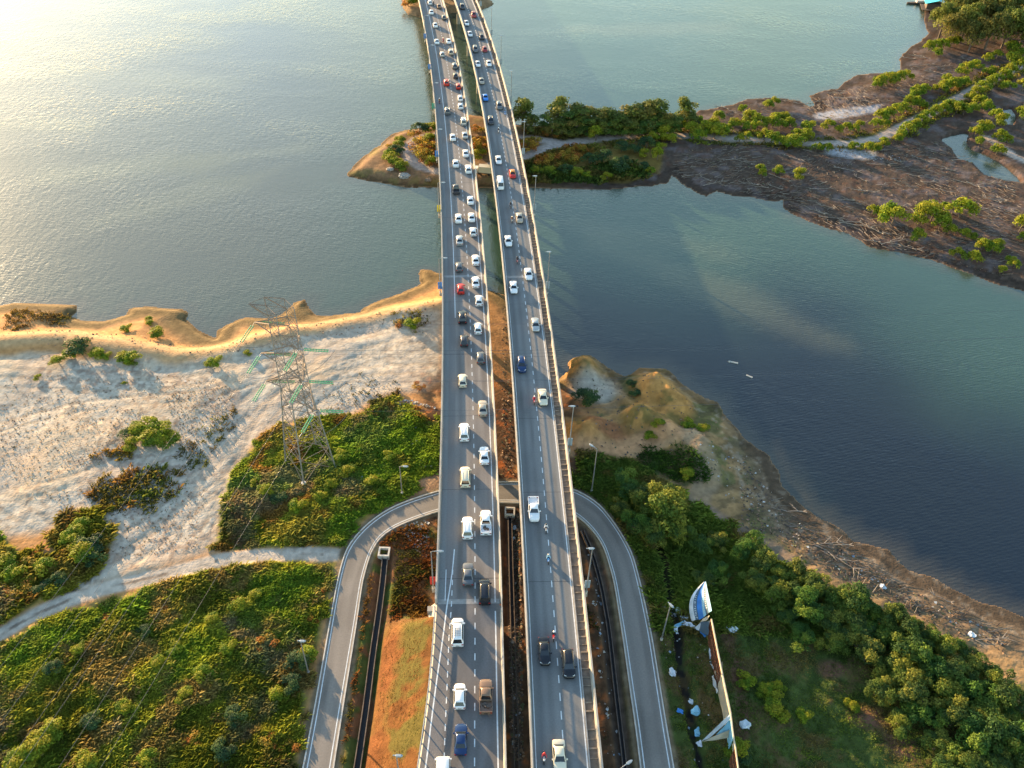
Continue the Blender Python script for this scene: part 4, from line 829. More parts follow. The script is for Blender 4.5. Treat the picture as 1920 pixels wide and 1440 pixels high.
for x, y, lf, bc, top, hel in sorted(MOTO, key=lambda r: -r[1]):
    cnt[lf] += 1; D = DL if lf else DR; p = P(x, y, DECK_Z+.7); tx, ty = D.dirat(p[1]); rz = math.atan2(ty, tx)-math.pi/2+(0 if lf else math.pi)
    mb = copy_tree(seen[bc]) if bc in seen else moto_proto(bc); seen.setdefault(bc, mb)
    mb.location = (p[0], p[1], DECK_Z+.012); mb.rotation_euler = (0, 0, rz); br_ = 'left' if lf else 'right'
    tag(mb, '%s motorbike on the %s bridge, %s motorbike from the bottom' % (bc[2:], br_, ordn(cnt[lf])), 'motorbike', 'motorbikes on the bridges')
    pr = rider_proto(top, hel); pr.location = (p[0], p[1], DECK_Z+.012); pr.rotation_euler = (0, 0, rz)
    tag(pr, 'rider in %s top, %s helmet, on %s motorbike from bottom of %s bridge' % (top, hel, ordn(cnt[lf]), br_), 'person', 'riders on motorbikes')

# ---- lorry parked under the bridges on the spit
p = G(905, 326, 1.5); lr = thing('lorry', 'small white lorry with boxy back parked on the dirt spit between the bridges', 'lorry', tuple(p), R_(84))
b = B(); b.loft([[(x, y, z) for x, z in ((-1, .5), (1, .5), (1, t), (.9, t+.1), (-.9, t+.1), (-1, t))] for y, t in ((1.5, 2.0), (2.6, 2.0), (3.1, 1.2), (3.25, .95))]); b.build('cab', M['p_white'], lr, False)
b = B(); b.box(-1.05, 1.05, -3.2, 1.2, .85, 2.75); b.build('cargo_box', M['p_cream'], lr)
b = B(); b.box(-.9, .9, -3.1, 3.0, .5, .84); b.build('chassis', M['black'], lr)
b = B(); b.quad((-.85, 2.64, 1.98), (.85, 2.64, 1.98), (.85, 3.09, 1.28), (-.85, 3.09, 1.28)); b.build('windscreen', M['glass'], lr)
for sx in (-1, 1):
    for yy in (2.2, -2.0): b = B(); b.tube([(sx*.75, yy, .42), (sx*1.06, yy, .42)], .42, 12); b.build('wheel', M['tyre'], lr)

# ================================================================== STREET LAMPS
def lamp_proto(h, arm, board):
    r = thing('street_lamp', None, 'street lamp')
    b = B(); b.tube([(0, 0, 0), (0, 0, h*.6), (0, 0, h-.1), (.12, 0, h+.05), (arm*.75, 0, h+.12)], [.13, .10, .075, .06, .05], 8); b.build('pole', M['steel'], r)
    b = B(); b.tube([(0, 0, -.02), (0, 0, .55)], .22, 8); b.build('base', M['concl'], r)
    b = B(); b.loft([[(arm*.7+x, y*.5, h+.10+z) for y, z in ((-.14, 0), (.14, 0), (.10, .10), (-.10, .10))] for x in (0, .3)]+[[(arm*.7+x, y, h+.10+z) for y, z in ((-.2, -.04), (.2, -.04), (.14, .13), (-.14, .13))] for x in (.4, 1.0)]+[[(arm*.7+x, y*.5, h+.10+z) for y, z in ((-.14, 0), (.14, 0), (.10, .08), (-.10, .08))] for x in (1.25,)]); b.build('lamp_head', M['lamp'], r)
    if board: b = B(); b.box(-.45, .45, -.06, .06, h*.13, h*.13+1.9); o = b.build('sign_board', M[board], r)
    return r
DECKLAMP = [(904, 18, 1), (924, 72, 1), (940.8, 127, 1), (960.8, 197, 1), (981, 297, 1), (1002, 403, 1), (1026, 550, 1), (1067, 845, 1), (1099, 1112, 1)]
LEFTLAMP = [(798, 75, 'bluebd'), (806, 133, 'bluebd'), (812.5, 207, 'greenbd'), (818, 297, 'bluebd'), (823, 400, 'yellow'), (825.5, 545, 'bluebd'), (813, 1098, 'red')]
pl_ = {}
def lamp(h, arm, board):
    k = (h, arm, board)
    if k in pl_: return copy_tree(pl_[k])
    pl_[k] = lamp_proto(*k); return pl_[k]
for i, (x, y, _) in enumerate(sorted(DECKLAMP, key=lambda r: -r[1])):
    Yp = P(x, y, 9.6)[1]; s = sof(DR, Yp); c = DR.at(s, hR+.42); o = lamp(11.4, -1.3, 'lamp'); tx, ty = DR.dirat(Yp)
    o.location = (c[0], c[1], 9.2); o.rotation_euler = (0, 0, math.atan2(ty, tx)-math.pi/2)
    tag(o, 'tall grey street lamp outside the right bridge, %s lamp from the bottom there' % ordn(i+1), 'street lamp', 'street lamps along the right bridge')
    b = B(); b.box(-.7, .2, -.3, .3, -.6, .0); b.build('bracket', M['conc'], o)
bw = {'bluebd': 'blue', 'greenbd': 'green', 'yellow': 'yellow', 'red': 'red'}
for i, (x, y, bd) in enumerate(sorted(LEFTLAMP, key=lambda r: -r[1])):
    Yp = P(x, y, 9.6)[1]; s = sof(DL, Yp); c = DL.at(s, -hL-.42); o = lamp(9.6, 1.0, bd); tx, ty = DL.dirat(Yp)
    o.location = (c[0], c[1], 9.2); o.rotation_euler = (0, 0, math.atan2(ty, tx)-math.pi/2)
    tag(o, 'street lamp with %s board outside the left bridge, %s lamp from the bottom' % (bw[bd], ordn(i+1)), 'street lamp', 'street lamps along the left bridge')
    b = B(); b.box(-.2, .7, -.3, .3, -.6, .0); b.build('bracket', M['conc'], o)
for x, y, h, arm, rz, lb in ((1109, 922, 11.5, .9, 2.4, 'slim street lamp standing in the bushes just outside the ramp road bend on the right'), (1240, 1200, 9.8, -.8, -.9, 'street lamp beside the litter and torn banner, right of the ramp road'),
        (578.6, 1262, 9.0, -.6, 0, 'street lamp in the green field left of the ramp road'), (754, 926, 7.5, .5, 0, 'thin short lamp in the scrub right of the pylon'), (1150, 1500, 10, .8, .6, 'street lamp between right bridge and ramp road, only its head showing'), (752, 1480, 9.2, -.6, 0, 'street lamp on the orange grass slope, only its head showing')):
    p = G(x, y); o = lamp(h, arm, None); o.location = tuple(p); o.rotation_euler = (0, 0, rz); tag(o, lb, 'street lamp', 'street lamps on the ground')

# ================================================================== PYLON AND POWER LINES
pyl = thing('electricity_pylon', 'tall steel lattice pylon with green insulators standing in the scrub left of the bridges', 'pylon')
zg = 2.4; Cb = P(582, 872, zg)[:2]; hd_ = 4.9; ang0 = R_(-93)
def corner(i, z):
    # square body: wide splayed legs up to the waist, then slim shaft
    t = z-zg; r = hd_+(2.75-hd_)*min(t/19.5, 1) if t < 19.5 else 2.75+(2.3-2.75)*(t-19.5)/(38-19.5)
    a = ang0+i*math.pi/2; return (Cb[0]+r*math.cos(a), Cb[1]+r*math.sin(a), z)
zs = [zg-.3, zg+5.5, zg+10.5, zg+15, zg+19.5]+[zg+19.5+2.05*k for k in range(1, 10)]
for i in range(4):
    b = B(); b.tube([corner(i, z) for z in zs], [.17, .15, .13, .12, .11]+[.08]*9, 5); b.build('leg', M['steel'], pyl)
    b = B(); b.tube([(*corner(i, zg)[:2], zg-.5), (*corner(i, zg)[:2], zg+.35)], .5, 8); b.build('footing', M['concl'], pyl)
b = B()
for j in range(len(zs)-1):
    for i in range(4):
        a, c = corner(i, zs[j]), corner((i+1) % 4, zs[j]); d, e_ = corner(i, zs[j+1]), corner((i+1) % 4, zs[j+1]); r = .065 if j < 4 else .042
        b.tube([a, e_], r, 4, False); b.tube([c, d], r, 4, False); b.tube([d, e_], r, 4, False)
        if j < 4:
            mA = [(a[k]+d[k])/2 for k in range(3)]; mC = [(c[k]+e_[k])/2 for k in range(3)]; X_ = [(a[k]+c[k]+d[k]+e_[k])/4 for k in range(3)]
            b.tube([mA, X_], .05, 4, False); b.tube([mC, X_], .05, 4, False)
b.build('bracing', M['pyl'], pyl)
arms = [(34.6, (478, 604), (559, 655)), (28.4, (490, 662), (569, 715)), (22.6, (500, 714), (590, 770))]
tips = []
for z, lt_, rt_ in arms:
    for px_ in (lt_, rt_):
        T = P(*px_, z); ax = np.array([Cb[0], Cb[1], z]); dv = T-ax; ln = np.linalg.norm(dv[:2])
        if ln < 4.2: T = ax+dv/ln*4.6
        b = B(); q = sorted(range(4), key=lambda i: np.linalg.norm(np.array(corner(i, z))[:2]-T[:2]))[:2]
        lo = [corner(i, z) for i in q]; hi = [corner(i, z+1.9) for i in q]
        for c_ in lo+hi: b.tube([c_, T], .12, 4)
        for t_ in (.3, .6):
            L_ = [tuple(np.array(lo[k])*(1-t_)+T*t_) for k in (0, 1)]; H_ = [tuple(np.array(hi[k])*(1-t_)+T*t_) for k in (0, 1)]
            b.tube([L_[0], L_[1]], .045, 4); b.tube([L_[0], H_[0]], .045, 4); b.tube([L_[1], H_[1]], .045, 4); b.tube([L_[0], H_[1]], .04, 4)
        b.build('cross_arm', M['pyl'], pyl); tips.append((T, px_ is lt_))
# earth-wire horns at the top
for px_ in ((466, 570), (495, 557)):
    T = P(*px_, 41.2); b = B(); q = sorted(range(4), key=lambda i: np.linalg.norm(np.array(corner(i, 38))[:2]-T[:2]))[:2]
    for i in q: b.tube([corner(i, zs[-1]), T], .11, 4); b.tube([corner(i, zs[-2]), T], .09, 4)
    b.build('peak_arm', M['pyl'], pyl)
b = B(); b.tube([P(466, 570, 41.2), P(495, 557, 41.2)], .06, 4); b.build('peak_beam', M['pyl'], pyl)
near_dir = P(455, 632, 34)-P(475, 609, 34); near_dir /= np.linalg.norm(near_dir); far_dir = P(597, 655, 34)-P(561, 657, 34); far_dir /= np.linalg.norm(far_dir)
cn_ = 0
for (T, isl), nm in zip(tips, ['upper left', 'upper right', 'middle left', 'middle right', 'lower left', 'lower right']):
    ends = []
    for dv, sg in ((near_dir, 'near'), (far_dir, 'far')):
        nn_ = np.array([-dv[1], dv[0], 0]); s0 = T+dv*.9+np.array([0, 0, -.1]); s1 = T+dv*4.9+np.array([0, 0, -.7])
        b = B()
        for o_ in (-.22, .22):
            pts = []; rr_ = []
            for k in range(19): t_ = k/18; pts.append(s0*(1-t_)+s1*t_+nn_*o_); rr_.append(.13 if k % 2 else .07)
            b.tube([tuple(p_) for p_ in pts], rr_, 7)
        b.build('insulator_string', M['green'], pyl)
        b = B(); b.tube([tuple(T), tuple(s0)], .05, 4); e0 = s1+dv*1.0; b.tube([tuple(s1), tuple(e0)], .05, 4); b.build('yoke', M['steel'], pyl); ends.append(e0)
        # conductor
        span = 210 if sg == 'near' else 330; far = e0+dv*span+np.array([0, 0, -6 if sg == 'near' else 2]); cb = B(); pts = []
        for k in range(41): t_ = k/40; pp = e0*(1-t_)+far*t_; pp[2] -= 4*t_*(1-t_)*(7 if sg == 'far' else 5); pts.append(tuple(pp))
        cb.tube(pts, .022, 4, False); o = cb.build('power_cable', M['wire']); tag(o, 'thin %s cable from the %s arm of the pylon %s' % ('dark', nm, 'over the green field' if sg == 'near' else 'across the bridges and river'), 'power cable', 'power cables strung from the pylon')
    jb = B(); pts = []
    for k in range(13): t_ = k/12; pp = ends[0]*(1-t_)+ends[1]*t_; pp[2] -= 4*t_*(1-t_)*2.2; pts.append(tuple(pp))
    jb.tube(pts, .035, 4); jb.build('jumper_loop', M['wire'], pyl)

# ================================================================== VEGETATION
def leaf_mesh(name, lobes, n, size, cols, seed, flat_=1.):
    """a crown of leaf sprays: lobes=[(x,y,z,r)], n sprays per unit r^2"""
    r = np.random.default_rng(seed); cs = []; ns = []; lc = []
    for li, (x, y, z, rad) in enumerate(lobes):
        k = int(n*rad*rad); d = r.normal(size=(k, 3)); d /= np.linalg.norm(d, axis=1)[:, None]; d[:, 2] = np.where(d[:, 2] < -.35, -d[:, 2], d[:, 2])
        rr_ = rad*(.72+.36*r.random(k)**.7); bump = .86+.28*np.sin(d[:, 0]*7+li)*np.sin(d[:, 1]*6+li*2)*np.cos(d[:, 2]*5)
        p = d*(rr_*bump)[:, None]*np.array([1, 1, flat_])+np.array([x, y, z]); cs.append(p); ns.append(d)
        c0 = np.array(cols[r.integers(len(cols))]); lc.append(c0[None]*(.65+.7*r.random(k))[:, None])
    p = np.concatenate(cs); d = np.concatenate(ns); lc = np.concatenate(lc); k = len(p)
    nrm = d+r.normal(size=(k, 3))*.55; nrm[:, 2] += .25; nrm /= np.linalg.norm(nrm, axis=1)[:, None]
    a = np.cross(nrm, r.normal(size=(k, 3))); a /= np.linalg.norm(a, axis=1)[:, None]; b_ = np.cross(nrm, a); s = size*(.6+.8*r.random(k))[:, None]
    v = np.stack([p-a*s*.5, p+b_*s*.42-nrm*s*.12, p+a*s*.5, p-b_*s*.42-nrm*s*.12], 1).reshape(-1, 3)
    return mesh_np(name, v, np.arange(4*k).reshape(k, 4), M['leaf'], np.repeat(lc, 4, 0)), p
def tree_proto(kind, seed, nm='tree'):
    r = np.random.default_rng(seed); lobes = []
    if kind in ('mangrove', 'wood'):     # broad, broccoli-like, crown diameter 2 (unit radius 1), scaled later
        R0 = 3.2
        for i in range(20):
            a = r.random()*6.28; q_ = R0*math.sqrt(r.random())*(.72+.25*math.sin(a*2+seed)); zz = 1.9+1.9*(1-(q_/R0)**2)+r.random()*1.3; lobes.append((q_*math.cos(a), q_*math.sin(a), zz, .45+.8*r.random()))
        lobes.append((0, 0, 2.4, 2.0)); cols = [(.085, .135, .025), (.10, .16, .028), (.06, .11, .028), (.19, .22, .035)]; n, sz = 300, .22; th = 3.2
        if kind == 'wood': cols = [(.17, .16, .035), (.13, .14, .03), (.09, .12, .03), (.21, .19, .04)]; n, sz = 200, .26
    elif kind == 'shore':      # upright tree of the island row
        for i in range(15):
            a = r.random()*6.28; q_ = 1.5*math.sqrt(r.random()); zz = 1.4+r.random()*4.0; k = 1-.35*max(0, zz-3)/2.4; lobes.append((q_*k*math.cos(a), q_*k*math.sin(a), zz, .65+.45*r.random()))
        cols = [(.15, .18, .035), (.11, .16, .03), (.09, .13, .03), (.19, .19, .04)]; n, sz = 210, .27; th = 3.2
    elif kind == 'bush':
        for i in range(12):
            a = r.random()*6.28; q_ = 1.25*math.sqrt(r.random()); lobes.append((q_*math.cos(a), q_*math.sin(a), .75+1.0*(1-(q_/1.3)**2)+r.random()*.3, .5+.35*r.random()))
        cols = [(.19, .25, .018), (.24, .28, .02), (.12, .19, .016), (.27, .27, .022)]; n, sz = 260, .22; th = 1.2
    elif kind == 'dark':
        for i in range(14):
            a = r.random()*6.28; q_ = 1.5*math.sqrt(r.random()); lobes.append((q_*math.cos(a), q_*math.sin(a), 1.0+1.3*(1-(q_/1.6)**2)+r.random()*.4, .55+.4*r.random()))
        cols = [(.05, .10, .04), (.065, .12, .04), (.04, .08, .035), (.10, .14, .035)]; n, sz = 220, .23; th = 1.6
    elif kind == 'golden':
        for i in range(10):
            a = r.random()*6.28; q_ = 1.2*math.sqrt(r.random()); lobes.append((q_*math.cos(a), q_*math.sin(a), .4+.5*(1-(q_/1.3)**2)+r.random()*.2, .4+.3*r.random()))
        cols = [(.34, .18, .025), (.38, .14, .03), (.26, .21, .025), (.42, .26, .04)]; n, sz = 200, .2; th = .7
    if kind in ('mangrove', 'wood', 'shore', 'bush'): tn = (1+.13*math.sin(seed*1.7), 1+.08*math.sin(seed*2.9), 1); cols = [tuple(c[k]*tn[k] for k in range(3)) for c in cols]
    me, p = leaf_mesh('crown', lobes, n, sz, cols, seed)
    root = thing(nm, None, 'tree'); c = bpy.data.objects.new('crown', me); COL.objects.link(c); c.parent = root
    b = B(); tr_ = .16 if kind in ('mangrove', 'shore', 'wood') else .08
    b.tube([(0, 0, -.4), (.1, 0, th*.5), (.0, .1, th)], [tr_*1.3, tr_, tr_*.7], 7)
    for i in range(5):
        x, y, z, q_ = lobes[i]; b.tube([(0, .03, th*.55), (x*.5, y*.5, (z+th*.6)/2), (x, y, z)], [tr_*.7, tr_*.5, tr_*.2], 5)
    b.build('trunk', M['bark'], root); return root
tp = {}
def place_tree(kind, var, x, y, z, sc_, label, cat, group, nm='tree', rz=None):
    k = (kind, var, nm)
    if k in tp: o = copy_tree(tp[k])
    else: o = tree_proto(kind, hash_(kind)+var, nm); tp[k] = o
    o.location = (x, y, z); s = sc_ if isinstance(sc_, tuple) else (sc_, sc_, sc_*random.uniform(.85, 1.1)); o.scale = s; o.rotation_euler = (0, 0, rz if rz is not None else random.random()*6.28)
    tag(o, label, cat, group); return o
def hash_(s): return sum(ord(c)*(i+3) for i, c in enumerate(s)) % 1000
def ordered(lst): return sorted(lst, key=lambda t: t[0])
# -- mangrove grove on the right bank (px, py of crown centre, crown diameter m)
GROVE = [(1172, 905, 6.5), (1160, 950, 5), (1205, 945, 7), (1240, 965, 9.5), (1265, 1000, 6), (1215, 1000, 5.5), (1188, 985, 5), (1312, 1022, 5), (1345, 1010, 4), (1395, 1020, 5.5), (1425, 1050, 6), (1408, 1085, 5), (1455, 1075, 5.5), (1490, 1070, 5), (1445, 1115, 5.5), (1485, 1110, 5),
 (1525, 1105, 5.5), (1560, 1120, 6), (1510, 1145, 6.5), (1548, 1160, 6), (1590, 1135, 6), (1625, 1150, 6), (1660, 1165, 6), (1595, 1180, 6.5), (1640, 1195, 6.5), (1690, 1185, 6), (1730, 1200, 6), (1685, 1225, 6.5), (1620, 1225, 5.5), (1555, 1205, 5), (1500, 1190, 5), (1760, 1220, 6), (1725, 1245, 6.5),
 (1670, 1262, 6), (1780, 1262, 6.5), (1820, 1248, 6), (1850, 1275, 6), (1815, 1300, 6.5), (1755, 1295, 6.5), (1700, 1300, 6), (1870, 1310, 6.5), (1840, 1340, 6.5), (1780, 1345, 6.5), (1725, 1340, 6), (1890, 1350, 6), (1860, 1385, 6.5), (1805, 1390, 6.5), (1750, 1390, 6), (1905, 1400, 6.5), (1870, 1430, 6), (1815, 1440, 6.5),
 (1760, 1438, 5.5), (1940, 1440, 6), (1650, 1300, 4.5), (1680, 1345, 4.5), (1470, 1150, 4.5), (1950, 1370, 5.5), (1345, 1065, 4.5), (1320, 1080, 4)]
for i, (px, py, d) in enumerate(ordered(GROVE)):
    p = G(px, py+14, 2.5); s = d/5.9
    place_tree('mangrove', (i*5) % 9, p[0], p[1], p[2]-.1, (s*random.uniform(.85, 1.25), s*random.uniform(.85, 1.25), s*.8*random.uniform(.7, 1.3)), '%s dark mangrove tree in the right bank grove, %s from the left' % ('broad' if d > 5.6 else 'small', ordn(i+1)), 'tree', 'mangrove trees on the right bank', 'mangrove_tree')
# -- row of trees on the island's far shore
ROW = [(1034, 246, 6, 6), (1052, 246, 7, 7), (1070, 246, 7, 7), (1100, 246, 8, 7), (1122, 247, 7, 7), (1136, 247, 7, 7), (1152, 247, 7, 7), (1166, 248, 7, 7), (1181, 247, 7, 7), (1196, 247, 7, 7), (1210, 245, 7, 7), (1228, 244, 8, 8), (1248, 243, 7, 7), (1262, 242, 7, 7), (981, 228, 13, 9), (1022, 240, 8, 5), (1044, 234, 13, 10), (1062, 240, 10, 8), (1090, 240, 12, 9), (1078, 246, 8, 6), (1112, 242, 11, 9), (1128, 242, 11, 9), (1143, 242, 10, 8), (1158, 243, 10, 9), (1172, 243, 11, 9), (1188, 242, 12, 9), (1200, 240, 11, 9), (1218, 238, 14, 11), (1240, 240, 9, 7), (1256, 238, 8, 7), (1270, 236, 8, 6), (1284, 228, 12, 8), (1296, 236, 7, 6), (995, 242, 8, 6)]
for i, (px, py, ht, d) in enumerate(ordered(ROW)):
    p = G(px, py+8, 1.5); s = ht*.80/6.0; w_ = d*1.0/3.6
    place_tree('shore', i % 4, p[0], p[1], p[2]-.1, (w_, w_, s), '%s tree in the far shore row, %s from the left' % ('tall olive green' if ht > 10 else 'low olive green', ordn(i+1)), 'tree', 'trees in a row on the far shore', 'shore_tree')
# -- bushes and small trees: (px, py, diameter, kind)
MID = [(1117, 258, 7.5, 'bush', 1.5), (1165, 278, 7, 'dark', 1), (1190, 280, 6, 'dark', 1), (1130, 298, 8, 'dark', 1.1), (1105, 300, 7, 'dark', 1), (1158, 318, 7.5, 'dark', 1.4), (1170, 305, 6, 'dark', 1.1), (1212, 272, 7, 'dark', 1.1), (1222, 262, 6, 'bush', 1.3), (1232, 295, 6, 'bush', 1.6), (1208, 288, 5, 'bush', 1.2), (1206, 312, 5, 'dark', 1), (1218, 318, 4.5, 'bush', .9),
 (1060, 318, 6, 'dark', .9), (1030, 318, 6, 'bush', .7), (1005, 316, 5, 'bush', .8), (1080, 322, 6, 'bush', .8), (1048, 308, 5, 'golden', 1), (1100, 326, 5, 'bush', .8), (1138, 332, 5, 'bush', 1), (1245, 256, 7, 'bush', 1.5), (1258, 262, 6, 'bush', 1.2), (1238, 275, 5, 'bush', 1.2)]
BUSHES = [(1278, 240, 5), (1293, 248, 6), (1305, 258, 6), (1320, 250, 7), (1333, 240, 6), (1340, 256, 7), (1352, 250, 6), (1310, 230, 5), (1345, 222, 5), (1364, 244, 4), (1375, 236, 5), (1392, 240, 5), (1404, 226, 6), (1415, 232, 6), (1418, 240, 5), (1435, 236, 5), (1448, 235, 6), (1462, 238, 5), (1478, 236, 5), (1468, 222, 4.5), (1454, 226, 5),
 (1393, 205, 4), (1438, 200, 4.5), (1450, 195, 4.5), (1432, 258, 5), (1445, 262, 6), (1462, 270, 5), (1478, 272, 6), (1490, 270, 6), (1492, 256, 5), (1508, 262, 6), (1514, 242, 5.5), (1552, 240, 5), (1572, 246, 4), (1400, 258, 4), (1386, 262, 3.5), (1530, 278, 4), (1550, 280, 4),
 (1426, 318, 3.5), (1428, 326, 3.5), (1458, 322, 4), (1498, 332, 5), (1635, 398, 4.2), (1670, 418, 9), (1730, 415, 8), (1745, 410, 8), (1760, 425, 6), (1716, 448, 5), (1798, 404, 8.5), (1732, 390, 4), (1770, 392, 4), (1780, 435, 4), (1806, 442, 4), (1825, 444, 3), (1840, 466, 5), (1856, 468, 5), (1868, 462, 4), (1792, 480, 4), (1820, 490, 5), (1878, 508, 3), (1893, 488, 3), (1912, 430, 7), (1900, 498, 3.5), (1916, 448, 4),
 (1740, 92, 6), (1752, 88, 6), (1768, 86, 6), (1780, 84, 6), (1792, 80, 5), (1755, 100, 5), (1648, 158, 6), (1660, 154, 6), (1672, 150, 6), (1685, 148, 5.5), (1698, 144, 5), (1640, 162, 5), (1812, 132, 6), (1825, 128, 6), (1800, 138, 5), (1848, 138, 5), (1856, 132, 4), (1760, 172, 5.5), (1770, 166, 6), (1782, 162, 6), (1795, 160, 6), (1806, 156, 5), (1775, 152, 5), (1708, 182, 6), (1718, 176, 6), (1730, 172, 5), (1700, 196, 5.5), (1712, 198, 6), (1692, 206, 5), (1722, 200, 5),
 (1648, 224, 6), (1660, 218, 5), (1674, 214, 6), (1685, 208, 5), (1640, 236, 5), (1655, 232, 4), (1850, 112, 5), (1868, 106, 5), (1896, 96, 8), (1915, 108, 7), (1892, 122, 8), (1910, 128, 7), (1880, 146, 6), (1890, 138, 6), (1868, 152, 5.5), (1852, 160, 5.5), (1838, 168, 6), (1828, 180, 6), (1816, 188, 5), (1832, 196, 6), (1845, 204, 6), (1820, 206, 5), (1792, 208, 6), (1806, 212, 6), (1780, 204, 6), (1766, 210, 5.5), (1750, 214, 5.5), (1738, 220, 5), (1724, 228, 5), (1712, 238, 5), (1700, 248, 6), (1690, 256, 5), (1680, 262, 4), (1888, 168, 6), (1916, 166, 7), (1918, 222, 7), (1864, 224, 6.5), (1876, 232, 6), (1838, 246, 6.5), (1828, 252, 5), (1872, 262, 6), (1866, 288, 5), (1888, 264, 4), (1850, 240, 4), (1836, 266, 4), (1905, 214, 4),
 (1600, 276, 4), (1625, 282, 5), (1640, 280, 4), (1585, 240, 4), (1610, 238, 4), (1600, 244, 4), (1655, 268, 4)]
def zone(px, py):
    if px < 1300: return 'right of the bridges'
    if py > 380: return 'on the mudflat by the near waterline'
    if py > 300: return 'on the open mud'
    if px > 1700 and py > 218: return 'by the tidal creek at the right edge'
    return 'along the sandy track on the mudflat'
for i, (px, py, d, kd, hs) in enumerate(ordered(MID)):
    p = G(px, py+6, 1.5); s = d/{'bush': 3.3, 'dark': 3.9, 'golden': 3.}[kd]
    place_tree(kd, i % 3, p[0], p[1], p[2]-.1, (s*.85, s*.85, s*.62*hs), '%s shrub on the spit right of the bridges, %s from the left' % ({'bush': 'bright green', 'dark': 'dark blue-green', 'golden': 'golden'}[kd], ordn(i+1)), 'bush', 'shrubs on the spit', {'bush': 'leafy_bush', 'dark': 'dark_bush', 'golden': 'golden_bush'}[kd])
zc = {}
for i, (px, py, d) in enumerate(ordered(BUSHES)):
    p = G(px, py+4, 1.2); zn = zone(px, py); zc[zn] = zc.get(zn, 0)+1; s = d/3.4*.92
    place_tree('bush', i % 5, p[0], p[1], p[2]-.1, (s*1.18, s*1.18, s*1.12), '%s yellow-green bush %s, %s from the left' % ('rounded' if d > 5 else 'small', zn, ordn(zc[zn])), 'bush', 'mangrove bushes on the mudflat', 'mangrove_bush')
# -- wood at the top right corner
WOOD = [(1760, 52, 13), (1785, 40, 14), (1812, 30, 14), (1842, 22, 14), (1875, 18, 14), (1905, 12, 14), (1775, 66, 12), (1800, 60, 14), (1830, 50, 15), (1862, 46, 15), (1895, 42, 15), (1925, 36, 15), (1815, 78, 11), (1845, 74, 14), (1878, 70, 14), (1910, 68, 14), (1790, 22, 12), (1820, 8, 13), (1855, 2, 13), (1890, -6, 13), (1925, -4, 14), (1945, 20, 14), (1945, 60, 14), (1850, -14, 13), (1800, -2, 10), (1925, 84, 10)]
for i, (px, py, d) in enumerate(ordered(WOOD)):
    p = G(px, py+20, 1.2); s = d/5.6
    place_tree('wood', i % 4, p[0], p[1], p[2]-.2, (s, s, s*1.15), 'large olive tree in the wood at the top right, %s from the left' % ordn(i+1), 'tree', 'trees of the wood at the top right', 'woodland_tree')
# -- spit left of the decks, beach and sand shrubs
SPIT = [(787, 243, 5.5, 'dark'), (803, 241, 4.5, 'bush'), (812, 240, 4.5, 'bush'), (776, 252, 4, 'golden'), (746, 272, 4, 'bush'), (750, 262, 3.5, 'bush'), (742, 284, 5, 'dark'), (735, 292, 5, 'bush'), (730, 302, 5, 'bush'), (742, 308, 5, 'bush'), (752, 314, 5, 'bush'), (732, 274, 3, 'golden'),
 (786, 272, 6, 'golden'), (797, 268, 6, 'golden'), (807, 262, 5, 'bush'), (790, 284, 6, 'golden'), (802, 280, 6, 'golden'), (813, 276, 5, 'golden'), (795, 294, 6, 'golden'), (808, 292, 5, 'golden'), (812, 304, 5, 'bush'), (802, 302, 5, 'golden'), (892, 264, 4.5, 'golden'), (902, 268, 5, 'golden'), (896, 278, 5, 'golden'), (906, 282, 5, 'golden'), (900, 292, 5, 'bush'), (910, 262, 4, 'golden'), (890, 240, 3.5, 'golden'), (905, 244, 3.5, 'golden'),
 (985, 268, 5, 'golden'), (996, 272, 5.5, 'golden'), (1003, 266, 5, 'golden'), (990, 278, 5, 'golden'), (1072, 276, 4.5, 'golden'), (1090, 280, 4.5, 'golden'), (1015, 302, 5, 'golden'), (1030, 298, 5, 'golden'), (1052, 294, 5, 'golden'), (1066, 288, 4, 'golden'), (1078, 298, 5, 'golden'), (1022, 246, 4, 'golden'), (1035, 252, 4, 'golden'), (766, 8, 6, 'golden'), (775, 4, 6, 'bush')]
for i, (px, py, d, kd) in enumerate(ordered(SPIT)):
    p = G(px, py+4, 1.6); s = d/{'bush': 3.3, 'dark': 3.9, 'golden': 3.}[kd]*1.2
    place_tree(kd, i % 3, p[0], p[1], p[2]-.1, (s, s, s*(.6 if kd != 'golden' else .8)), '%s bush on the dirt spit, %s from the left' % ({'bush': 'yellow-green', 'dark': 'dark green', 'golden': 'golden'}[kd], ordn(i+1)), 'bush', 'bushes on the dirt spit', {'bush': 'leafy_bush', 'dark': 'dark_bush', 'golden': 'golden_bush'}[kd])
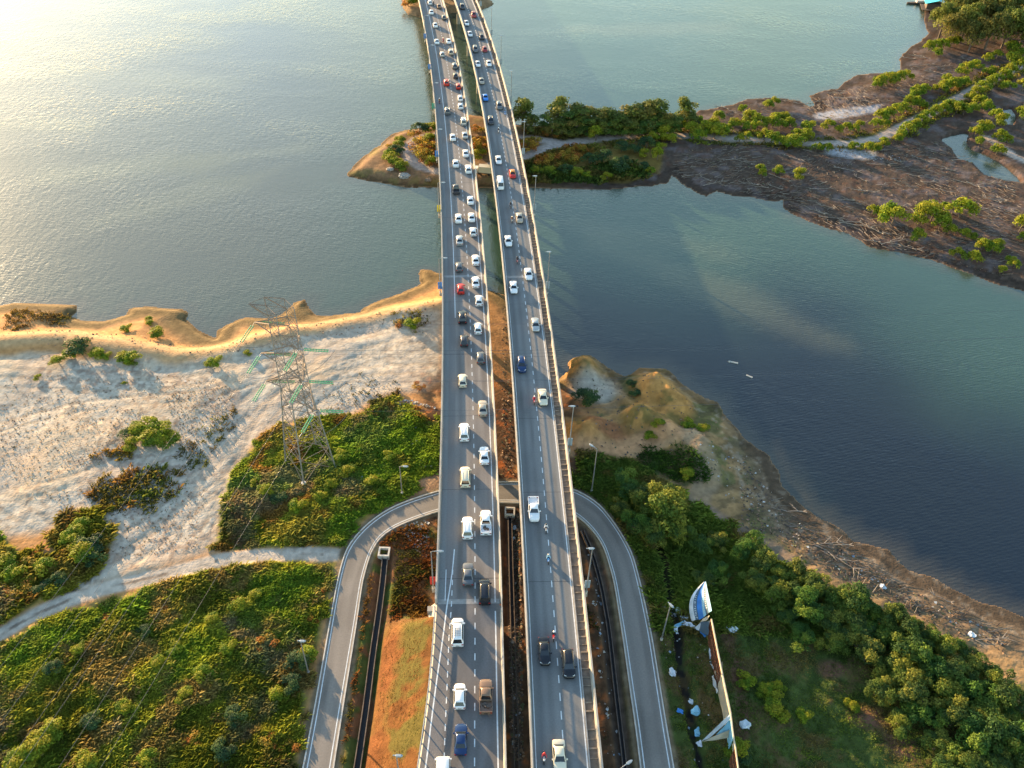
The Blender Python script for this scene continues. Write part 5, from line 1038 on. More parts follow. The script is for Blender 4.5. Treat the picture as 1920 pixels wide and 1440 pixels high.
SANDB = [(150, 652, 6.5, 'dark'), (135, 660, 4, 'bush'), (185, 662, 4.5, 'bush'), (200, 664, 3, 'bush'), (110, 676, 4, 'bush'), (228, 668, 4, 'bush'), (250, 668, 4.5, 'bush'), (245, 680, 3, 'bush'), (238, 612, 3.2, 'bush'), (292, 624, 4.5, 'bush'), (278, 594, 2.2, 'bush'), (282, 602, 2.5, 'bush'), (405, 676, 4, 'bush'), (392, 680, 2.5, 'bush'), (465, 657, 2.2, 'bush'), (72, 704, 2, 'bush'), (233, 715, 1.5, 'bush'),
 (262, 806, 5, 'bush'), (285, 800, 6, 'bush'), (305, 812, 6, 'bush'), (280, 822, 6, 'bush'), (255, 830, 4.5, 'bush'), (320, 822, 4.5, 'bush'), (300, 830, 5, 'bush'), (242, 812, 4, 'dark'), (775, 605, 4.5, 'bush'), (750, 603, 3.5, 'golden'), (785, 720, 3, 'golden'), (1095, 748, 5.5, 'dark'), (1110, 745, 4.5, 'dark'), (1290, 886, 3.8, 'bush'), (1185, 718, 3, 'dark'), (1190, 735, 3, 'dark'), (1235, 790, 3, 'bush'), (1290, 792, 3.5, 'bush'), (1316, 800, 3, 'bush'), (1220, 815, 3, 'bush'),
 (1395, 1272, 3.6, 'bush'), (1430, 1290, 3, 'bush'), (1448, 1298, 3.4, 'bush'), (1455, 1328, 4, 'bush'), (1458, 1285, 2.5, 'bush'), (1508, 1338, 2.8, 'bush'), (1596, 1322, 2.5, 'bush'), (1380, 1400, 4, 'bush'), (1395, 1415, 3, 'dark')]
for i, (px, py, d, kd) in enumerate(ordered(SANDB)):
    p = G(px, py+5, 2.5); s = d/{'bush': 3.3, 'dark': 3.9, 'golden': 3.}[kd]
    where = 'on the sand flat' if px < 830 else ('on the right bank' if py < 1000 else 'right of the hoarding')
    place_tree(kd, i % 3, p[0], p[1], p[2]-.1, (s, s, s*.55), '%s %s bush %s, %s from left' % ('big' if d > 4 else 'little', {'bush': 'yellow-green', 'dark': 'dull green', 'golden': 'brownish'}[kd], where, ordn(i+1)), 'bush', 'low bushes of the near bank', {'bush': 'leafy_bush', 'dark': 'dark_bush', 'golden': 'golden_bush'}[kd])

FIELDB = [(155, 985, 5, 'bush'), (140, 1005, 5.5, 'bush'), (165, 1015, 5.5, 'dark'), (150, 1035, 6, 'bush'), (178, 1040, 5, 'dark'), (130, 1028, 4.5, 'golden'), (60, 1050, 5, 'golden'), (85, 1062, 5, 'bush'), (30, 1070, 5, 'bush'), (10, 1050, 4.5, 'bush'), (48, 1095, 5, 'golden'), (110, 1082, 4, 'dark'), (20, 1110, 4.5, 'golden'), (75, 1100, 4, 'dark'),
 (500, 915, 4, 'bush'), (525, 930, 4, 'dark'), (560, 945, 4.5, 'bush'), (480, 900, 3.5, 'bush'), (640, 850, 4, 'bush'), (655, 880, 4, 'bush'), (620, 905, 4, 'bush'), (600, 930, 4, 'bush'), (730, 850, 3.5, 'bush'), (700, 900, 4, 'bush'), (760, 870, 3, 'bush'), (560, 820, 3, 'golden'), (600, 815, 3, 'golden'),
 (60, 1400, 5.5, 'bush'), (85, 1385, 4.5, 'bush'), (40, 1425, 5, 'bush'), (100, 1365, 4.5, 'bush'), (175, 1350, 4, 'dark'), (300, 1240, 3.5, 'bush'), (330, 1210, 3.5, 'bush'), (380, 1260, 4, 'bush'), (350, 1300, 3.5, 'bush'), (240, 1320, 4, 'bush'), (230, 1300, 3.5, 'golden'), (450, 1130, 4, 'bush'), (480, 1115, 3.5, 'bush'), (400, 1160, 3.5, 'bush'), (560, 1240, 4.5, 'dark'), (575, 1225, 4, 'bush'), (545, 1280, 4, 'dark'), (520, 1300, 4, 'bush'),
 (430, 1210, 3.5, 'bush'), (360, 1380, 3.5, 'golden'), (420, 1400, 4, 'dark'), (500, 1390, 4, 'golden'), (540, 1400, 3.5, 'golden'), (200, 1160, 3.5, 'golden'), (150, 1215, 3.5, 'bush'), (310, 1140, 3.5, 'golden'), (440, 1340, 4, 'dark'), (280, 1420, 4, 'bush'), (160, 1430, 4.5, 'bush'), (600, 1110, 3, 'golden'), (590, 1150, 3, 'golden'), (270, 1180, 3, 'dark'), (100, 1250, 3.5, 'dark'), (500, 1200, 4, 'golden')]
for i, (px, py, d, kd) in enumerate(ordered(FIELDB)):
    p = G(px, py+6, 2.5); s = d/{'bush': 3.3, 'dark': 3.9, 'golden': 3.}[kd]
    where = 'near the pylon' if (px > 440 and py < 1000) else ('beside the sand at the left edge' if py < 1125 and px < 200 else 'in the lower left field')
    place_tree(kd, i % 3, p[0], p[1], p[2]-.3, (s*.9, s*.9, s*.5), '%s shrub %s, %s field shrub from the left' % ({'bush': 'yellow-green', 'dark': 'dark green', 'golden': 'brown-gold'}[kd], where, ordn(i+1)), 'bush', 'shrubs among the grass of the left fields', {'bush': 'leafy_bush', 'dark': 'dark_bush', 'golden': 'golden_bush'}[kd])
# -- grass and scrub (stuff)
def tufts(name, x, y, h, w, cols, blades=6, lean=.5, seed=1):
    r = np.random.default_rng(seed); k = len(x); z = gs(Zg, x, y); n = k*blades
    bx = np.repeat(x, blades)+r.normal(size=n)*np.repeat(w, blades)*.35; by = np.repeat(y, blades)+r.normal(size=n)*np.repeat(w, blades)*.35; bz = np.repeat(z, blades)-.06
    a = r.random(n)*6.283; hh = np.repeat(h, blades)*(.6+.8*r.random(n)); ln = hh*lean*(.4+1.2*r.random(n)); bw = np.repeat(w, blades)*.085*(.6+.8*r.random(n))
    dx = np.cos(a); dy = np.sin(a); p0 = np.stack([bx-dy*bw, by+dx*bw, bz], 1); p1 = np.stack([bx+dy*bw, by-dx*bw, bz], 1); p2 = np.stack([bx+dx*ln, by+dy*ln, bz+hh], 1)
    p3 = np.stack([bx+dx*ln*1.7+dy*bw*.5, by+dy*ln*1.7, bz+hh*.72], 1)
    v = np.stack([p0, p1, p3, p2], 1).reshape(-1, 3); c = np.repeat(cols, blades, 0)*(.7+.6*r.random(n))[:, None]; c = np.repeat(c, 4, 0)
    o = bpy.data.objects.new(name, mesh_np(name, v, np.arange(4*n).reshape(n, 4), M['grass'], c)); COL.objects.link(o); tag(o, kind='stuff'); return o
def scatter(poly, dens, seed, z=2.5):
    r = np.random.default_rng(seed); P_ = PP(poly, z); lo = P_.min(0); hi = P_.max(0); lo = np.maximum(lo, [-120, 34]); hi = np.minimum(hi, [140, 420]); A = (hi-lo).prod(); n = int(A*dens)
    x = lo[0]+r.random(n)*(hi[0]-lo[0]); y = lo[1]+r.random(n)*(hi[1]-lo[1]); ok = (np.abs(x) < .60*y+70) & (sdist(x, y, P_, 5)+(fbm(x, y, 3, 3, 77)-.5)*2 > 0); return x[ok], y[ok]
def palette(x, y, sets, s=4, seed=80, rich=False):
    a = fbm(x, y, s, 3, seed); b_ = fbm(x+.8*y, y-.8*x, s*1.2, 3, seed+3); c = np.repeat(np.array(sets[0])[None], len(x), 0)
    c = mixc(c, np.array(sets[1])[None], sm(.42, .52, a)); c = mixc(c, np.array(sets[2])[None], sm(.54, .62, b_)); c = mixc(c, np.array(sets[3])[None], sm(.60, .68, a))
    if rich:
        e1 = fbm(x, y, 13, 4, seed+7); e2 = fbm(x, y, 7, 4, seed+9); e3 = fbm(x, y, 9, 4, seed+11)
        c = mixc(c, np.array([.30, .26, .17])[None], sm(.62, .70, e3)*.6); c = c*(1-.35*sm(.48, .38, e1))[:, None]; c = mixc(c, np.array([.34, .24, .07])[None], sm(.56, .66, e2)*.45); c = mixc(c, np.array([.16, .30, .03])[None], sm(.60, .70, e1)*.7)
    return c
for nm, dens, sd, pal, h0 in (('field', 30, 1, [(.19, .25, .03), (.30, .33, .04), (.36, .28, .09), (.40, .42, .05)], .36), ('pylon', 28, 2, [(.18, .26, .03), (.28, .34, .04), (.34, .20, .05), (.40, .44, .05)], .36), ('west', 26, 3, [(.18, .20, .03), (.27, .26, .03), (.34, .20, .05), (.3, .32, .04)], .5),
                          ('right', 22, 4, [(.13, .20, .035), (.17, .24, .04), (.24, .20, .06), (.22, .30, .04)], .5), ('verge', 9, 5, [(.12, .14, .03), (.16, .16, .03), (.26, .12, .04), (.34, .15, .04)], .3), ('rightin', 9, 6, [(.04, .075, .018), (.06, .09, .02), (.09, .05, .03), (.05, .09, .02)], .35), ('knoll', 6, 7, [(.05, .10, .018), (.06, .12, .02), (.05, .09, .02), (.07, .13, .02)], .45)):
    x, y = scatter(GRASS[nm], dens, sd); fl = gs(FMg, x, y); rr = sdist(x, y, np.vstack([ro, ri[::-1]]), 5); aee = np.interp(y, GE[::-1, 1], GE[::-1, 0]); dd = np.minimum.reduce([ldist(x, y, PP(l_), 5) for l_ in (DRAIN_L, DRAIN_M, DRAIN_R)]+[ldist(x, y, PP(CREEK), 5)+.55])
    tt = ldist(x, y, PP(TRACK_A), 5)
    ok = (rr < -.9) & (dd > 1.0) & (tt > 1.9) & ~((x > aee-.5) & (y < YA+2) & (x < aee+22)) & (gs(Zg, x, y) > .5)
    onb = (aee-x < 9.5) & (y < YA+1)
    x, y = x[ok], y[ok]; r = np.random.default_rng(sd); hn = fbm(x, y, 3.5, 3, 90)
    hn = np.where(onb[ok], hn*.25, hn)
    if nm == 'verge': pal = [(.17, .10, .025), (.20, .085, .025), (.22, .08, .024), (.14, .13, .025)]
    tufts('grass', x, y, h0*(.35*(1-.8*onb[ok])+1.3*hn)*(.7+.6*r.random(len(x))), .34+.3*r.random(len(x)), palette(x, y, pal, rich=nm in ('field', 'pylon', 'west')), 5, .8, sd)
# dry scrub on the sand and dead stubble
for (poly, dn, cl, h, sd) in (([(160, 930), (240, 870), (310, 880), (350, 900), (300, 950), (220, 970), (170, 950)], 4, [(.17, .13, .03), (.12, .12, .03), (.22, .12, .03), (.17, .19, .03)], .5, 11), ([(330, 860), (400, 780), (440, 770), (430, 830), (370, 880)], 1.8, [(.13, .10, .04), (.11, .11, .03), (.16, .12, .03), (.12, .13, .03)], .4, 12),
        ([(175, 850), (230, 830), (250, 850), (200, 870)], 4, [(.28, .16, .03), (.2, .14, .03), (.25, .17, .03), (.2, .17, .03)], .4, 13), ([(0, 572), (60, 572), (140, 576), (136, 592), (60, 600), (0, 625)], 3, [(.14, .09, .03), (.18, .12, .03), (.16, .1, .03), (.13, .11, .03)], .35, 14),
        ([(690, 760), (735, 740), (750, 735), (745, 755), (700, 790)], 4, [(.09, .09, .03), (.1, .1, .03), (.12, .08, .03), (.1, .12, .03)], .45, 15), ([(735, 595), (790, 590), (808, 605), (780, 625), (745, 612)], 3, [(.2, .17, .03), (.2, .15, .04), (.18, .16, .04), (.2, .18, .04)], .35, 16),
        ([(0, 770), (120, 740), (260, 780), (200, 870), (60, 900), (0, 900)], .22, [(.11, .06, .04), (.13, .07, .05), (.10, .06, .04), (.12, .08, .05)], .10, 17), ([(560, 740), (680, 700), (760, 730), (700, 760), (600, 790)], .25, [(.08, .08, .03)]*4, .35, 18)):
    x, y = scatter(poly, dn, sd); r = np.random.default_rng(sd); tufts('scrub', x, y, h*(.5+r.random(len(x))), .5+.5*r.random(len(x)), palette(x, y, cl, 3, 95), 6, .6, sd)
# low growth along the peninsula track
for ln, dn, w, cl, h, sd in ((TRACK_B1[11:], 1.0, 5.5, [(.12, .13, .03), (.16, .17, .03), (.2, .14, .04), (.18, .2, .03)], .6, 21), ([(985, 335), (1060, 338), (1130, 330), (1180, 320)], 2.2, 7, [(.06, .10, .02), (.09, .12, .02), (.13, .11, .03), (.10, .15, .02)], .9, 22), ([(1010, 250), (1090, 252), (1180, 248), (1240, 246)], 2, 5, [(.15, .10, .03), (.13, .11, .03), (.2, .12, .04), (.13, .13, .03)], .7, 23), ([(1000, 300), (1060, 290), (1090, 286)], 2, 6, [(.2, .14, .03), (.16, .14, .03), (.24, .14, .03), (.18, .17, .03)], .7, 24)):
    c = PP(ln, 1.2); r = np.random.default_rng(sd); lo = c.min(0)-w; hi = c.max(0)+w; n = int((hi-lo).prod()*dn); x = lo[0]+r.random(n)*(hi[0]-lo[0]); y = lo[1]+r.random(n)*(hi[1]-lo[1])
    tb = np.minimum(ldist(x, y, PP(TRACK_B1, 1.2), 20), ldist(x, y, PP(TRACK_B2, 1.2), 20)); ok = (ldist(x, y, c, 20) < w*(.4+fbm(x, y, 6, 3, sd))) & (tb > 2.2) & (gs(Zg, x, y) > .3) & (x < 330); x, y = x[ok], y[ok]
    tufts('scrub', x, y, h*(.5+r.random(len(x))), .9+.8*r.random(len(x)), palette(x, y, cl, 5, 96), 6, .6, sd)

# ================================================================== DRAINS, HOARDING, DEBRIS
def channel(name, label, px, half, wall, zf, zt, m, floor=None):
    t = thing(name, label, 'drain'); c = resample(PP(px, 2.4), 1.5); tt = np.gradient(c, axis=0); tt /= np.linalg.norm(tt, axis=1)[:, None]; nn = np.stack([tt[:, 1], -tt[:, 0]], 1)
    for s in (-1, 1):
        rings = [[(*(c[i]+nn[i]*s*half), zf), (*(c[i]+nn[i]*s*half), zt), (*(c[i]+nn[i]*s*(half+wall)), zt), (*(c[i]+nn[i]*s*(half+wall)), zf)] for i in range(len(c))]
        b = B(); b.loft(rings); b.build('channel_wall', m, t)
    ribbon('channel_floor', c-nn*half, c+nn*half, 2.08, floor or M['dark'], t); return t
channel('drainage_channel', 'long straight concrete drain with dark water between ramp road and orange slope', DRAIN_L, .40, .12, 1.7, 2.60, M['concd'])
channel('drainage_channel', 'narrow dark drain running down the strip between the two bridges', DRAIN_M, .26, .14, 1.75, 2.66, M['brownwood'])
channel('drainage_channel', 'narrow brown drain between the right bridge and the right leg of the ramp road', DRAIN_R, .2, .16, 1.75, 2.6, M['brownwood'])
for (px, py), lb, s in (((720, 1034), 'square concrete inlet box at the top end of the long drain', 1.0), ((956, 958), 'square concrete sump between the bridges just below the ramp road', .95)):
    p = P(px, py, 2.9)[:2]; t = thing('inlet_box', lb, 'drain box', (p[0], p[1], 0)); b = B()
    for x0, x1, y0, y1 in ((-s, s, -s, -s+.28), (-s, s, s-.28, s), (-s, -s+.28, -s+.281, s-.281), (s-.28, s, -s+.281, s-.281)): b.box(x0, x1, y0, y1, 1.6, 2.95)
    b.build('box_wall', M['concl'], t); b = B(); b.box(-s+.28, s-.28, -s+.28, s-.28, 1.6, 2.0); b.build('box_floor', M['dark'], t)

# ---- broken hoarding
hb = thing('hoarding', 'long broken roadside hoarding with rusty lattice, beige boards and torn blue banner', 'hoarding')
TOPL = [(1334, 1161), (1354, 1262), (1370, 1337), (1376, 1387), (1379, 1402), (1392, 1500)]; zt_, zb2 = 7.0, 2.75
def hp(i0, f0, z): a = P(*TOPL[i0], zt_); b_ = P(*TOPL[i0+1], zt_); c = a*(1-f0)+b_*f0; return (c[0], c[1], z)
def panel(i, f0, f1, z0, z1, name, m, th=.08):
    a, c = hp(i, f0, 0), hp(i, f1, 0); d = np.array(c[:2])-a[:2]; d /= np.linalg.norm(d); n = np.array([-d[1], d[0]])*th
    b = B(); b.loft([[(a[0], a[1], z0), (c[0], c[1], z0), (c[0]+n[0], c[1]+n[1], z0), (a[0]+n[0], a[1]+n[1], z0)], [(a[0], a[1], z1), (c[0], c[1], z1), (c[0]+n[0], c[1]+n[1], z1), (a[0]+n[0], a[1]+n[1], z1)]]); return b.build(name, m, hb)
def lattice(i, f0, f1):
    b = B(); n = 13
    for k in range(n):
        g0 = f0+(f1-f0)*k/n; g1 = f0+(f1-f0)*(k+1)/n
        for za, zb__ in ((zb2, zt_-2.1), (zt_-2.1, zt_)):
            b.tube([hp(i, g0, za), hp(i, g1, zb__)], .07, 4); b.tube([hp(i, g1, za), hp(i, g0, zb__)], .07, 4)
        b.tube([hp(i, g0, zb2-.3), hp(i, g0, zt_)], .09, 4)
    for z in (zb2+.3, zt_-2.1): b.tube([hp(i, f0, z), hp(i, f1, z)], .09, 4)
    b.build('lattice', M['rust'], hb)
lattice(0, 0, 1); panel(0, 0.02, .98, zb2, zt_-.3, 'backing_board', mat('dark_boarding', (.075, .035, .02), .9), .05)
lattice(4, 0, 1); panel(4, .02, .98, zb2, zt_-.3, 'backing_board', M['brownwood'], .05)
panel(0, .72, 1.0, zt_-2.6, zt_, 'board', M['beige'], .16); panel(1, 0, 1, zb2, zt_, 'board', M['beige'], .12); panel(2, 0, .9, zb2+.5, zt_-.4, 'board', M['cyan'], .10)
b = B(); b.tube([P(*q_, zt_+.06) for q_ in TOPL[:3]], .14, 6); b.build('top_rail', M['beige'], hb)
b = B(); b.tube([P(*q_, zt_+.06) for q_ in TOPL[2:]], .12, 6); b.build('top_rail', M['beige'], hb)
for i in range(5):
    for f0 in (0, .5):
        a = hp(i, f0, 0); b = B(); b.tube([(a[0]+.9, a[1]+.3, 2.0), (a[0]+.12, a[1]+.05, zt_-.4)], .09, 6); b.build('prop', M['steel'], hb)
def cloth(name, pts, m, parent, sag=.25, n=8, seed=0):
    """a crumpled sheet through four surveyed corners (px,py,z)"""
    c = [P(x, y, z) for x, y, z in pts]; u, v = np.meshgrid(np.linspace(0, 1, n), np.linspace(0, 1, n)); u = u.ravel()[:, None]; v = v.ravel()[:, None]
    p = (c[0]*(1-u)+c[1]*u)*(1-v)+(c[3]*(1-u)+c[2]*u)*v; r = np.random.default_rng(seed); w = (np.sin(u*9+seed)*np.cos(v*7+seed*2)*.16+r.normal(size=u.shape)*.03); p = p+np.array([0, 0, 1.])*(w-sag*4*u*(1-u)*v*(1-v))+np.array([.5, .2, 0])*w
    i = np.arange(n*n).reshape(n, n); q = np.stack([i[:-1, :-1], i[:-1, 1:], i[1:, 1:], i[1:, :-1]], -1).reshape(-1, 4)
    o = bpy.data.objects.new(name, mesh_np(name, p, q, m, None, True)); COL.objects.link(o); o.parent = parent; return o
# printed banner: coloured bands run from its tip to its foot
TIP, FR_, FLc = (1323, 1088, 7.2), (1334.5, 1146, 7.0), (1297, 1166, 2.9)
bands = [(0, .20, 'white'), (.20, .40, 'slate'), (.40, .64, 'blue'), (.64, .74, 'cyan'), (.74, .86, 'slate'), (.86, 1, 'cyan')]
def bp_(u, v, lift=0.):
    a, c, d = P(*TIP), P(*FR_), P(*FLc); l_ = a*(1-v)+d*v; l_ = l_+np.array([-1.5, .3, 0])*math.sin(math.pi*v)*.9*(1 if u < .5 else 1); r_ = a*(1-v)+c*v
    p = l_*(1-u)+r_*u; p[2] += .25*math.sin(u*9)*v-.5*math.sin(math.pi*u)*v+lift; return tuple(p)
for u0, u1, mn in bands:
    b = B(); N_ = 10
    for k in range(N_):
        for j in range(3):
            ua, ub = u0+(u1-u0)*j/3, u0+(u1-u0)*(j+1)/3; va, vb = .04+.96*k/N_, .04+.96*(k+1)/N_; b.quad(bp_(ua, va), bp_(ub, va), bp_(ub, vb), bp_(ua, vb))
    b.build('banner', M[mn], hb)
b = B(); r = random.Random(5)
for u0, du, v0, v1, st_ in ((.29, .09, .42, .98, .052), (.685, .05, .30, .92, .05), (.80, .05, .34, .85, .06)):
    v = v0
    while v < v1:                       # worn lettering: upright and cross strokes, too torn to read
        w = st_*.62
        b.quad(bp_(u0-du/2, v, .05), bp_(u0+du/2, v, .05), bp_(u0+du/2, v+w*.34, .05), bp_(u0-du/2, v+w*.34, .05))
        if r.random() < .7: b.quad(bp_(u0-du/2, v+w*.34, .05), bp_(u0-du/5, v+w*.34, .05), bp_(u0-du/5, v+w, .05), bp_(u0-du/2, v+w, .05))
        if r.random() < .6: b.quad(bp_(u0+du/5, v+w*.34, .05), bp_(u0+du/2, v+w*.34, .05), bp_(u0+du/2, v+w, .05), bp_(u0+du/5, v+w, .05))
        v += st_
b.build('lettering', M['paint'], hb)
cloth('torn_sheet', [(1318, 1160, 5), (1330, 1154, 6.5), (1327, 1162, 6), (1312, 1168, 4.4)], M['beige'], hb, .2, 6, 1)
cloth('torn_sheet', [(1313, 1166, 5), (1331, 1164, 6.6), (1327, 1192, 4.2), (1312, 1184, 3.6)], M['slate'], hb, .3, 8, 2)
cloth('torn_sheet', [(1284, 1163, 3.3), (1304, 1172, 3.4), (1302, 1178, 3.2), (1280, 1171, 3.1)], M['white'], hb, .2, 8, 3)
cloth('torn_sheet', [(1264, 1172, 2.9), (1284, 1163, 3.2), (1282, 1171, 3.0), (1266, 1178, 2.8)], M['cyan'], hb, .2, 8, 4)
cloth('torn_sheet', [(1302, 1177, 3.3), (1316, 1166, 4.5), (1315, 1184, 3.6), (1304, 1180, 3.1)], M['white'], hb, .2, 8, 5)
cloth('torn_sheet', [(1263, 1174, 2.9), (1270, 1176, 2.9), (1272, 1190, 2.8), (1264, 1184, 2.8)], M['white'], hb, .1, 6, 6)
cloth('torn_sheet', [(1312, 1184, 3.4), (1316, 1185, 3.6), (1325, 1192, 3.6), (1322, 1195, 3.2)], M['blue'], hb, .1, 6, 7)
cloth('torn_sheet', [(1369, 1338, 7), (1368, 1350, 6.4), (1330, 1384, 3.4), (1315, 1390, 2.9)], M['white'], hb, .4, 10, 8)
cloth('torn_sheet', [(1369, 1350, 6.4), (1368, 1366, 5.2), (1352, 1384, 3.6), (1342, 1378, 3.6)], M['cyan'], hb, .3, 8, 9)
cloth('torn_sheet', [(1342, 1379, 3.7), (1369, 1368, 5.4), (1366, 1384, 3.8), (1316, 1391, 2.9)], M['beige'], hb, .3, 10, 10)
cloth('torn_sheet', [(1334, 1268, 3.2), (1338, 1266, 4), (1346, 1296, 3.4), (1344, 1301, 2.8)], M['white'], hb, .1, 8, 11)
cloth('torn_sheet', [(1340, 1258, 3.6), (1354, 1240, 6.9), (1355, 1290, 5.5), (1346, 1283, 3.4)], M['beige'], hb, .3, 8, 12)
cloth('torn_sheet', [(1329, 1214, 3), (1332, 1214, 3.2), (1333, 1236, 3.1), (1330, 1236, 2.9)], M['white'], hb, .1, 5, 13)
cloth('torn_sheet', [(1330, 1240, 3), (1332, 1240, 3.2), (1342, 1262, 3.1), (1339, 1263, 2.9)], M['white'], hb, .1, 5, 14)
cloth('torn_sheet', [(1372, 1395, 5.5), (1377, 1392, 6.9), (1379, 1412, 5.5), (1375, 1414, 4.5)], M['beige'], hb, .2, 6, 15)

# ---- lumps: bags, boulders
def lump(name, seed, flat_, m, sub=2, amp=.35):
    bm = bmesh.new(); bmesh.ops.create_icosphere(bm, subdivisions=sub, radius=1); r = random.Random(seed)
    for v in bm.verts: k = 1+amp*(r.random()-.5)*2; v.co = Vector((v.co.x*k, v.co.y*k*.8, v.co.z*flat_*k))
    me = bpy.data.meshes.new(name); bm.to_mesh(me); bm.free(); me.materials.append(m); o = bpy.data.objects.new(name, me); COL.objects.link(o); return o
bagm = [M['white'], M['cyan'], M['white'], M['blue']]
for i, (px, py, s, mi, lb) in enumerate(((1371, 1180, 1.5, 0, 'white sheet of rubbish in the rough grass right of the hoarding top end'), (1260, 1262, 1.2, 0, 'pale crumpled bag in the grass just right of the ramp road'), (1398, 1360, 1.4, 0, 'pale blue-white bag in the rough grass right of the lower torn banner'),
        (1232, 1127, .9, 0, 'white bag by the ramp road above the lamp beside the creek'), (1243, 1140, .7, 0, 'small flat white box in the grass left of the lamp beside the creek'), (1296, 1318, .8, 2, 'light square crate lying in the dark creek'), (1306, 1335, 1.5, 1, 'pale blue sheet heaped in the creek below the crate'), (1275, 1334, .9, 3, 'blue bag in the grass left of the creek'),
        (1308, 1376, 1.2, 1, 'pale blue rubbish at the lower end of the creek'), (1312, 1398, 1.0, 0, 'white rubbish below the tip of the lower torn banner'), (1272, 1150, 1.0, 2, 'grey-white rubbish heap under the lamp beside the creek'), (1284, 1160, 1.2, 0, 'white rubbish heap just above the torn ribbon'), (966, 990, .8, 0, 'small white board lying between the bridges below the sump'), (964, 1010, .5, 2, 'tiny white bag between the bridges'), (1655, 1100, 1.0, 0, 'white bag on the tide line of the right bank'), (1823, 1190, 1.1, 2, 'pale plank-like rubbish on the right bank near the right edge'), (745, 1411+30, .1, 0, 'scrap'))[:-1]):
    p = G(px, py); o = lump('rubbish', i, .35, bagm[mi], 2, .4); o.location = (p[0], p[1], p[2]+.15); o.scale = (s*.6, s*.6, s*.6); o.rotation_euler = (0, 0, i*1.7); tag(o, lb, 'rubbish', 'larger pieces of rubbish')
for i, (px, py, s, lb) in enumerate(((758, 330, 2.4, 'large pale round boulder on the lower edge of the dirt spit'), (732, 318, 1.6, 'smaller flat grey boulder left of the large round one on the spit'), (804, 344, 1.5, 'angular brown rock on the spit shore beside the left bridge'))):
    p = G(px, py, 1.4); o = lump('boulder', 40+i, .5, M['joint'] if i < 2 else M['concd'], 3, .16); o.location = (p[0], p[1], p[2]+.1); o.scale = (s*.75, s*.75, s*.7); tag(o, lb, 'boulder', 'boulders on the spit')
for i, (px, py, L_, a, lb) in enumerate(((1377, 680, 1.7, -.3, 'upper pale plank floating on the dark water'), (1368, 678, .5, .2, 'tiny pale scrap floating left of the upper plank'), (1405, 706, 1.5, -.6, 'lower pale plank floating on the dark water'))):
    p = P(px, py, 0.05); b = B(); b.box(-L_/2, L_/2, -.2, .2, -.05, .1); b.box(-L_/2+.1, L_/2-.1, -.12, .12, .1, .16); o = b.build('floating_plank', M['concl']); o.location = tuple(p); o.rotation_euler = (0, 0, a); tag(o, lb, 'floating debris', 'scraps floating on the river')
# small litter (uncountable)
def bits(name, lst, mats_cols, size, seed, mt, kind_='litter'):
    r = np.random.default_rng(seed); vs = []; cs = []
    for poly, n in lst:
        P_ = PP(poly, 2.3); lo = P_.min(0); hi = P_.max(0); x = lo[0]+r.random(n*3)*(hi[0]-lo[0]); y = lo[1]+r.random(n*3)*(hi[1]-lo[1]); ok = (sdist(x, y, P_, 5) > 0); x, y = x[ok][:n], y[ok][:n]; z = gs(Zg, x, y)+.04; ok = z > .2; x, y, z = x[ok], y[ok], z[ok]; k = len(x)
        s = size*(.4+1.2*r.random(k)**2); a = r.random(k)*6.28; e_ = .4+.6*r.random(k); ux = np.cos(a)*s; uy = np.sin(a)*s; tx = r.normal(size=k)*.25*s
        vs.append(np.stack([np.stack([x-ux, y-uy, z], 1), np.stack([x+uy*e_, y-ux*e_, z+tx+.08], 1), np.stack([x+ux, y+uy, z+.1*s], 1), np.stack([x-uy*e_, y+ux*e_, z+.12-tx], 1)], 1).reshape(-1, 3)); cs.append(np.repeat(np.array(mats_cols)[r.integers(len(mats_cols), size=k)], 4, 0))
    v = np.concatenate(vs); c = np.concatenate(cs); o = bpy.data.objects.new(name, mesh_np(name, v, np.arange(len(v)).reshape(-1, 4), mt, c)); COL.objects.link(o); tag(o, kind='stuff')
M['bits'] = mat('litter_bits', (.5, .5, .5), .8, attr='col')
WH = [(.5, .5, .48), (.4, .37, .33), (.45, .40, .32), (.22, .28, .34), (.3, .22, .17), (.2, .16, .12)]
bits('litter', [([(690, 762), (728, 745), (770, 745), (826, 760), (826, 775), (760, 765), (700, 800), (684, 805)], 420), ([(735, 985), (800, 965), (815, 975), (815, 1060), (775, 1050)], 160), ([(770, 790), (826, 790), (826, 880), (750, 900)], 90), ([(640, 860), (760, 860), (740, 930), (650, 960)], 40), ([(1228, 1120), (1300, 1130), (1300, 1160), (1240, 1165)], 60), ([(1200, 1100), (1330, 1100), (1400, 1440), (1280, 1440)], 50),
      ([(945, 960), (975, 960), (990, 1440), (948, 1440)], 110), ([(1090, 1000), (1130, 1060), (1180, 1440), (1125, 1440)], 60), ([(1280, 840), (1420, 830), (1480, 940), (1700, 1080), (1900, 1180), (1900, 1240), (1700, 1160), (1500, 1040), (1380, 980)], 330), ([(1235, 885), (1262, 905), (1270, 925), (1240, 910)], 50), ([(1600, 270), (1690, 280), (1700, 300), (1600, 295)], 120), ([(790, 1100), (812, 1090), (812, 1160), (795, 1150)], 60), ([(0, 640), (826, 600), (826, 740), (400, 1030), (0, 1000)], 60)], WH, .22, 31, M['bits'])
bits('scrub', [([(-40, 760), (120, 735), (280, 770), (230, 860), (60, 920), (-40, 920)], 1500), ([(300, 740), (440, 720), (460, 800), (330, 850)], 900), ([(0, 700), (440, 700), (430, 760), (0, 760)], 500), ([(560, 740), (680, 700), (760, 730), (690, 770), (600, 790)], 300), ([(60, 920), (240, 900), (400, 900), (380, 1040), (220, 1060)], 900)], [(.17, .10, .07), (.19, .13, .08), (.14, .10, .06), (.15, .13, .06)], .15, 35, M['bits'])
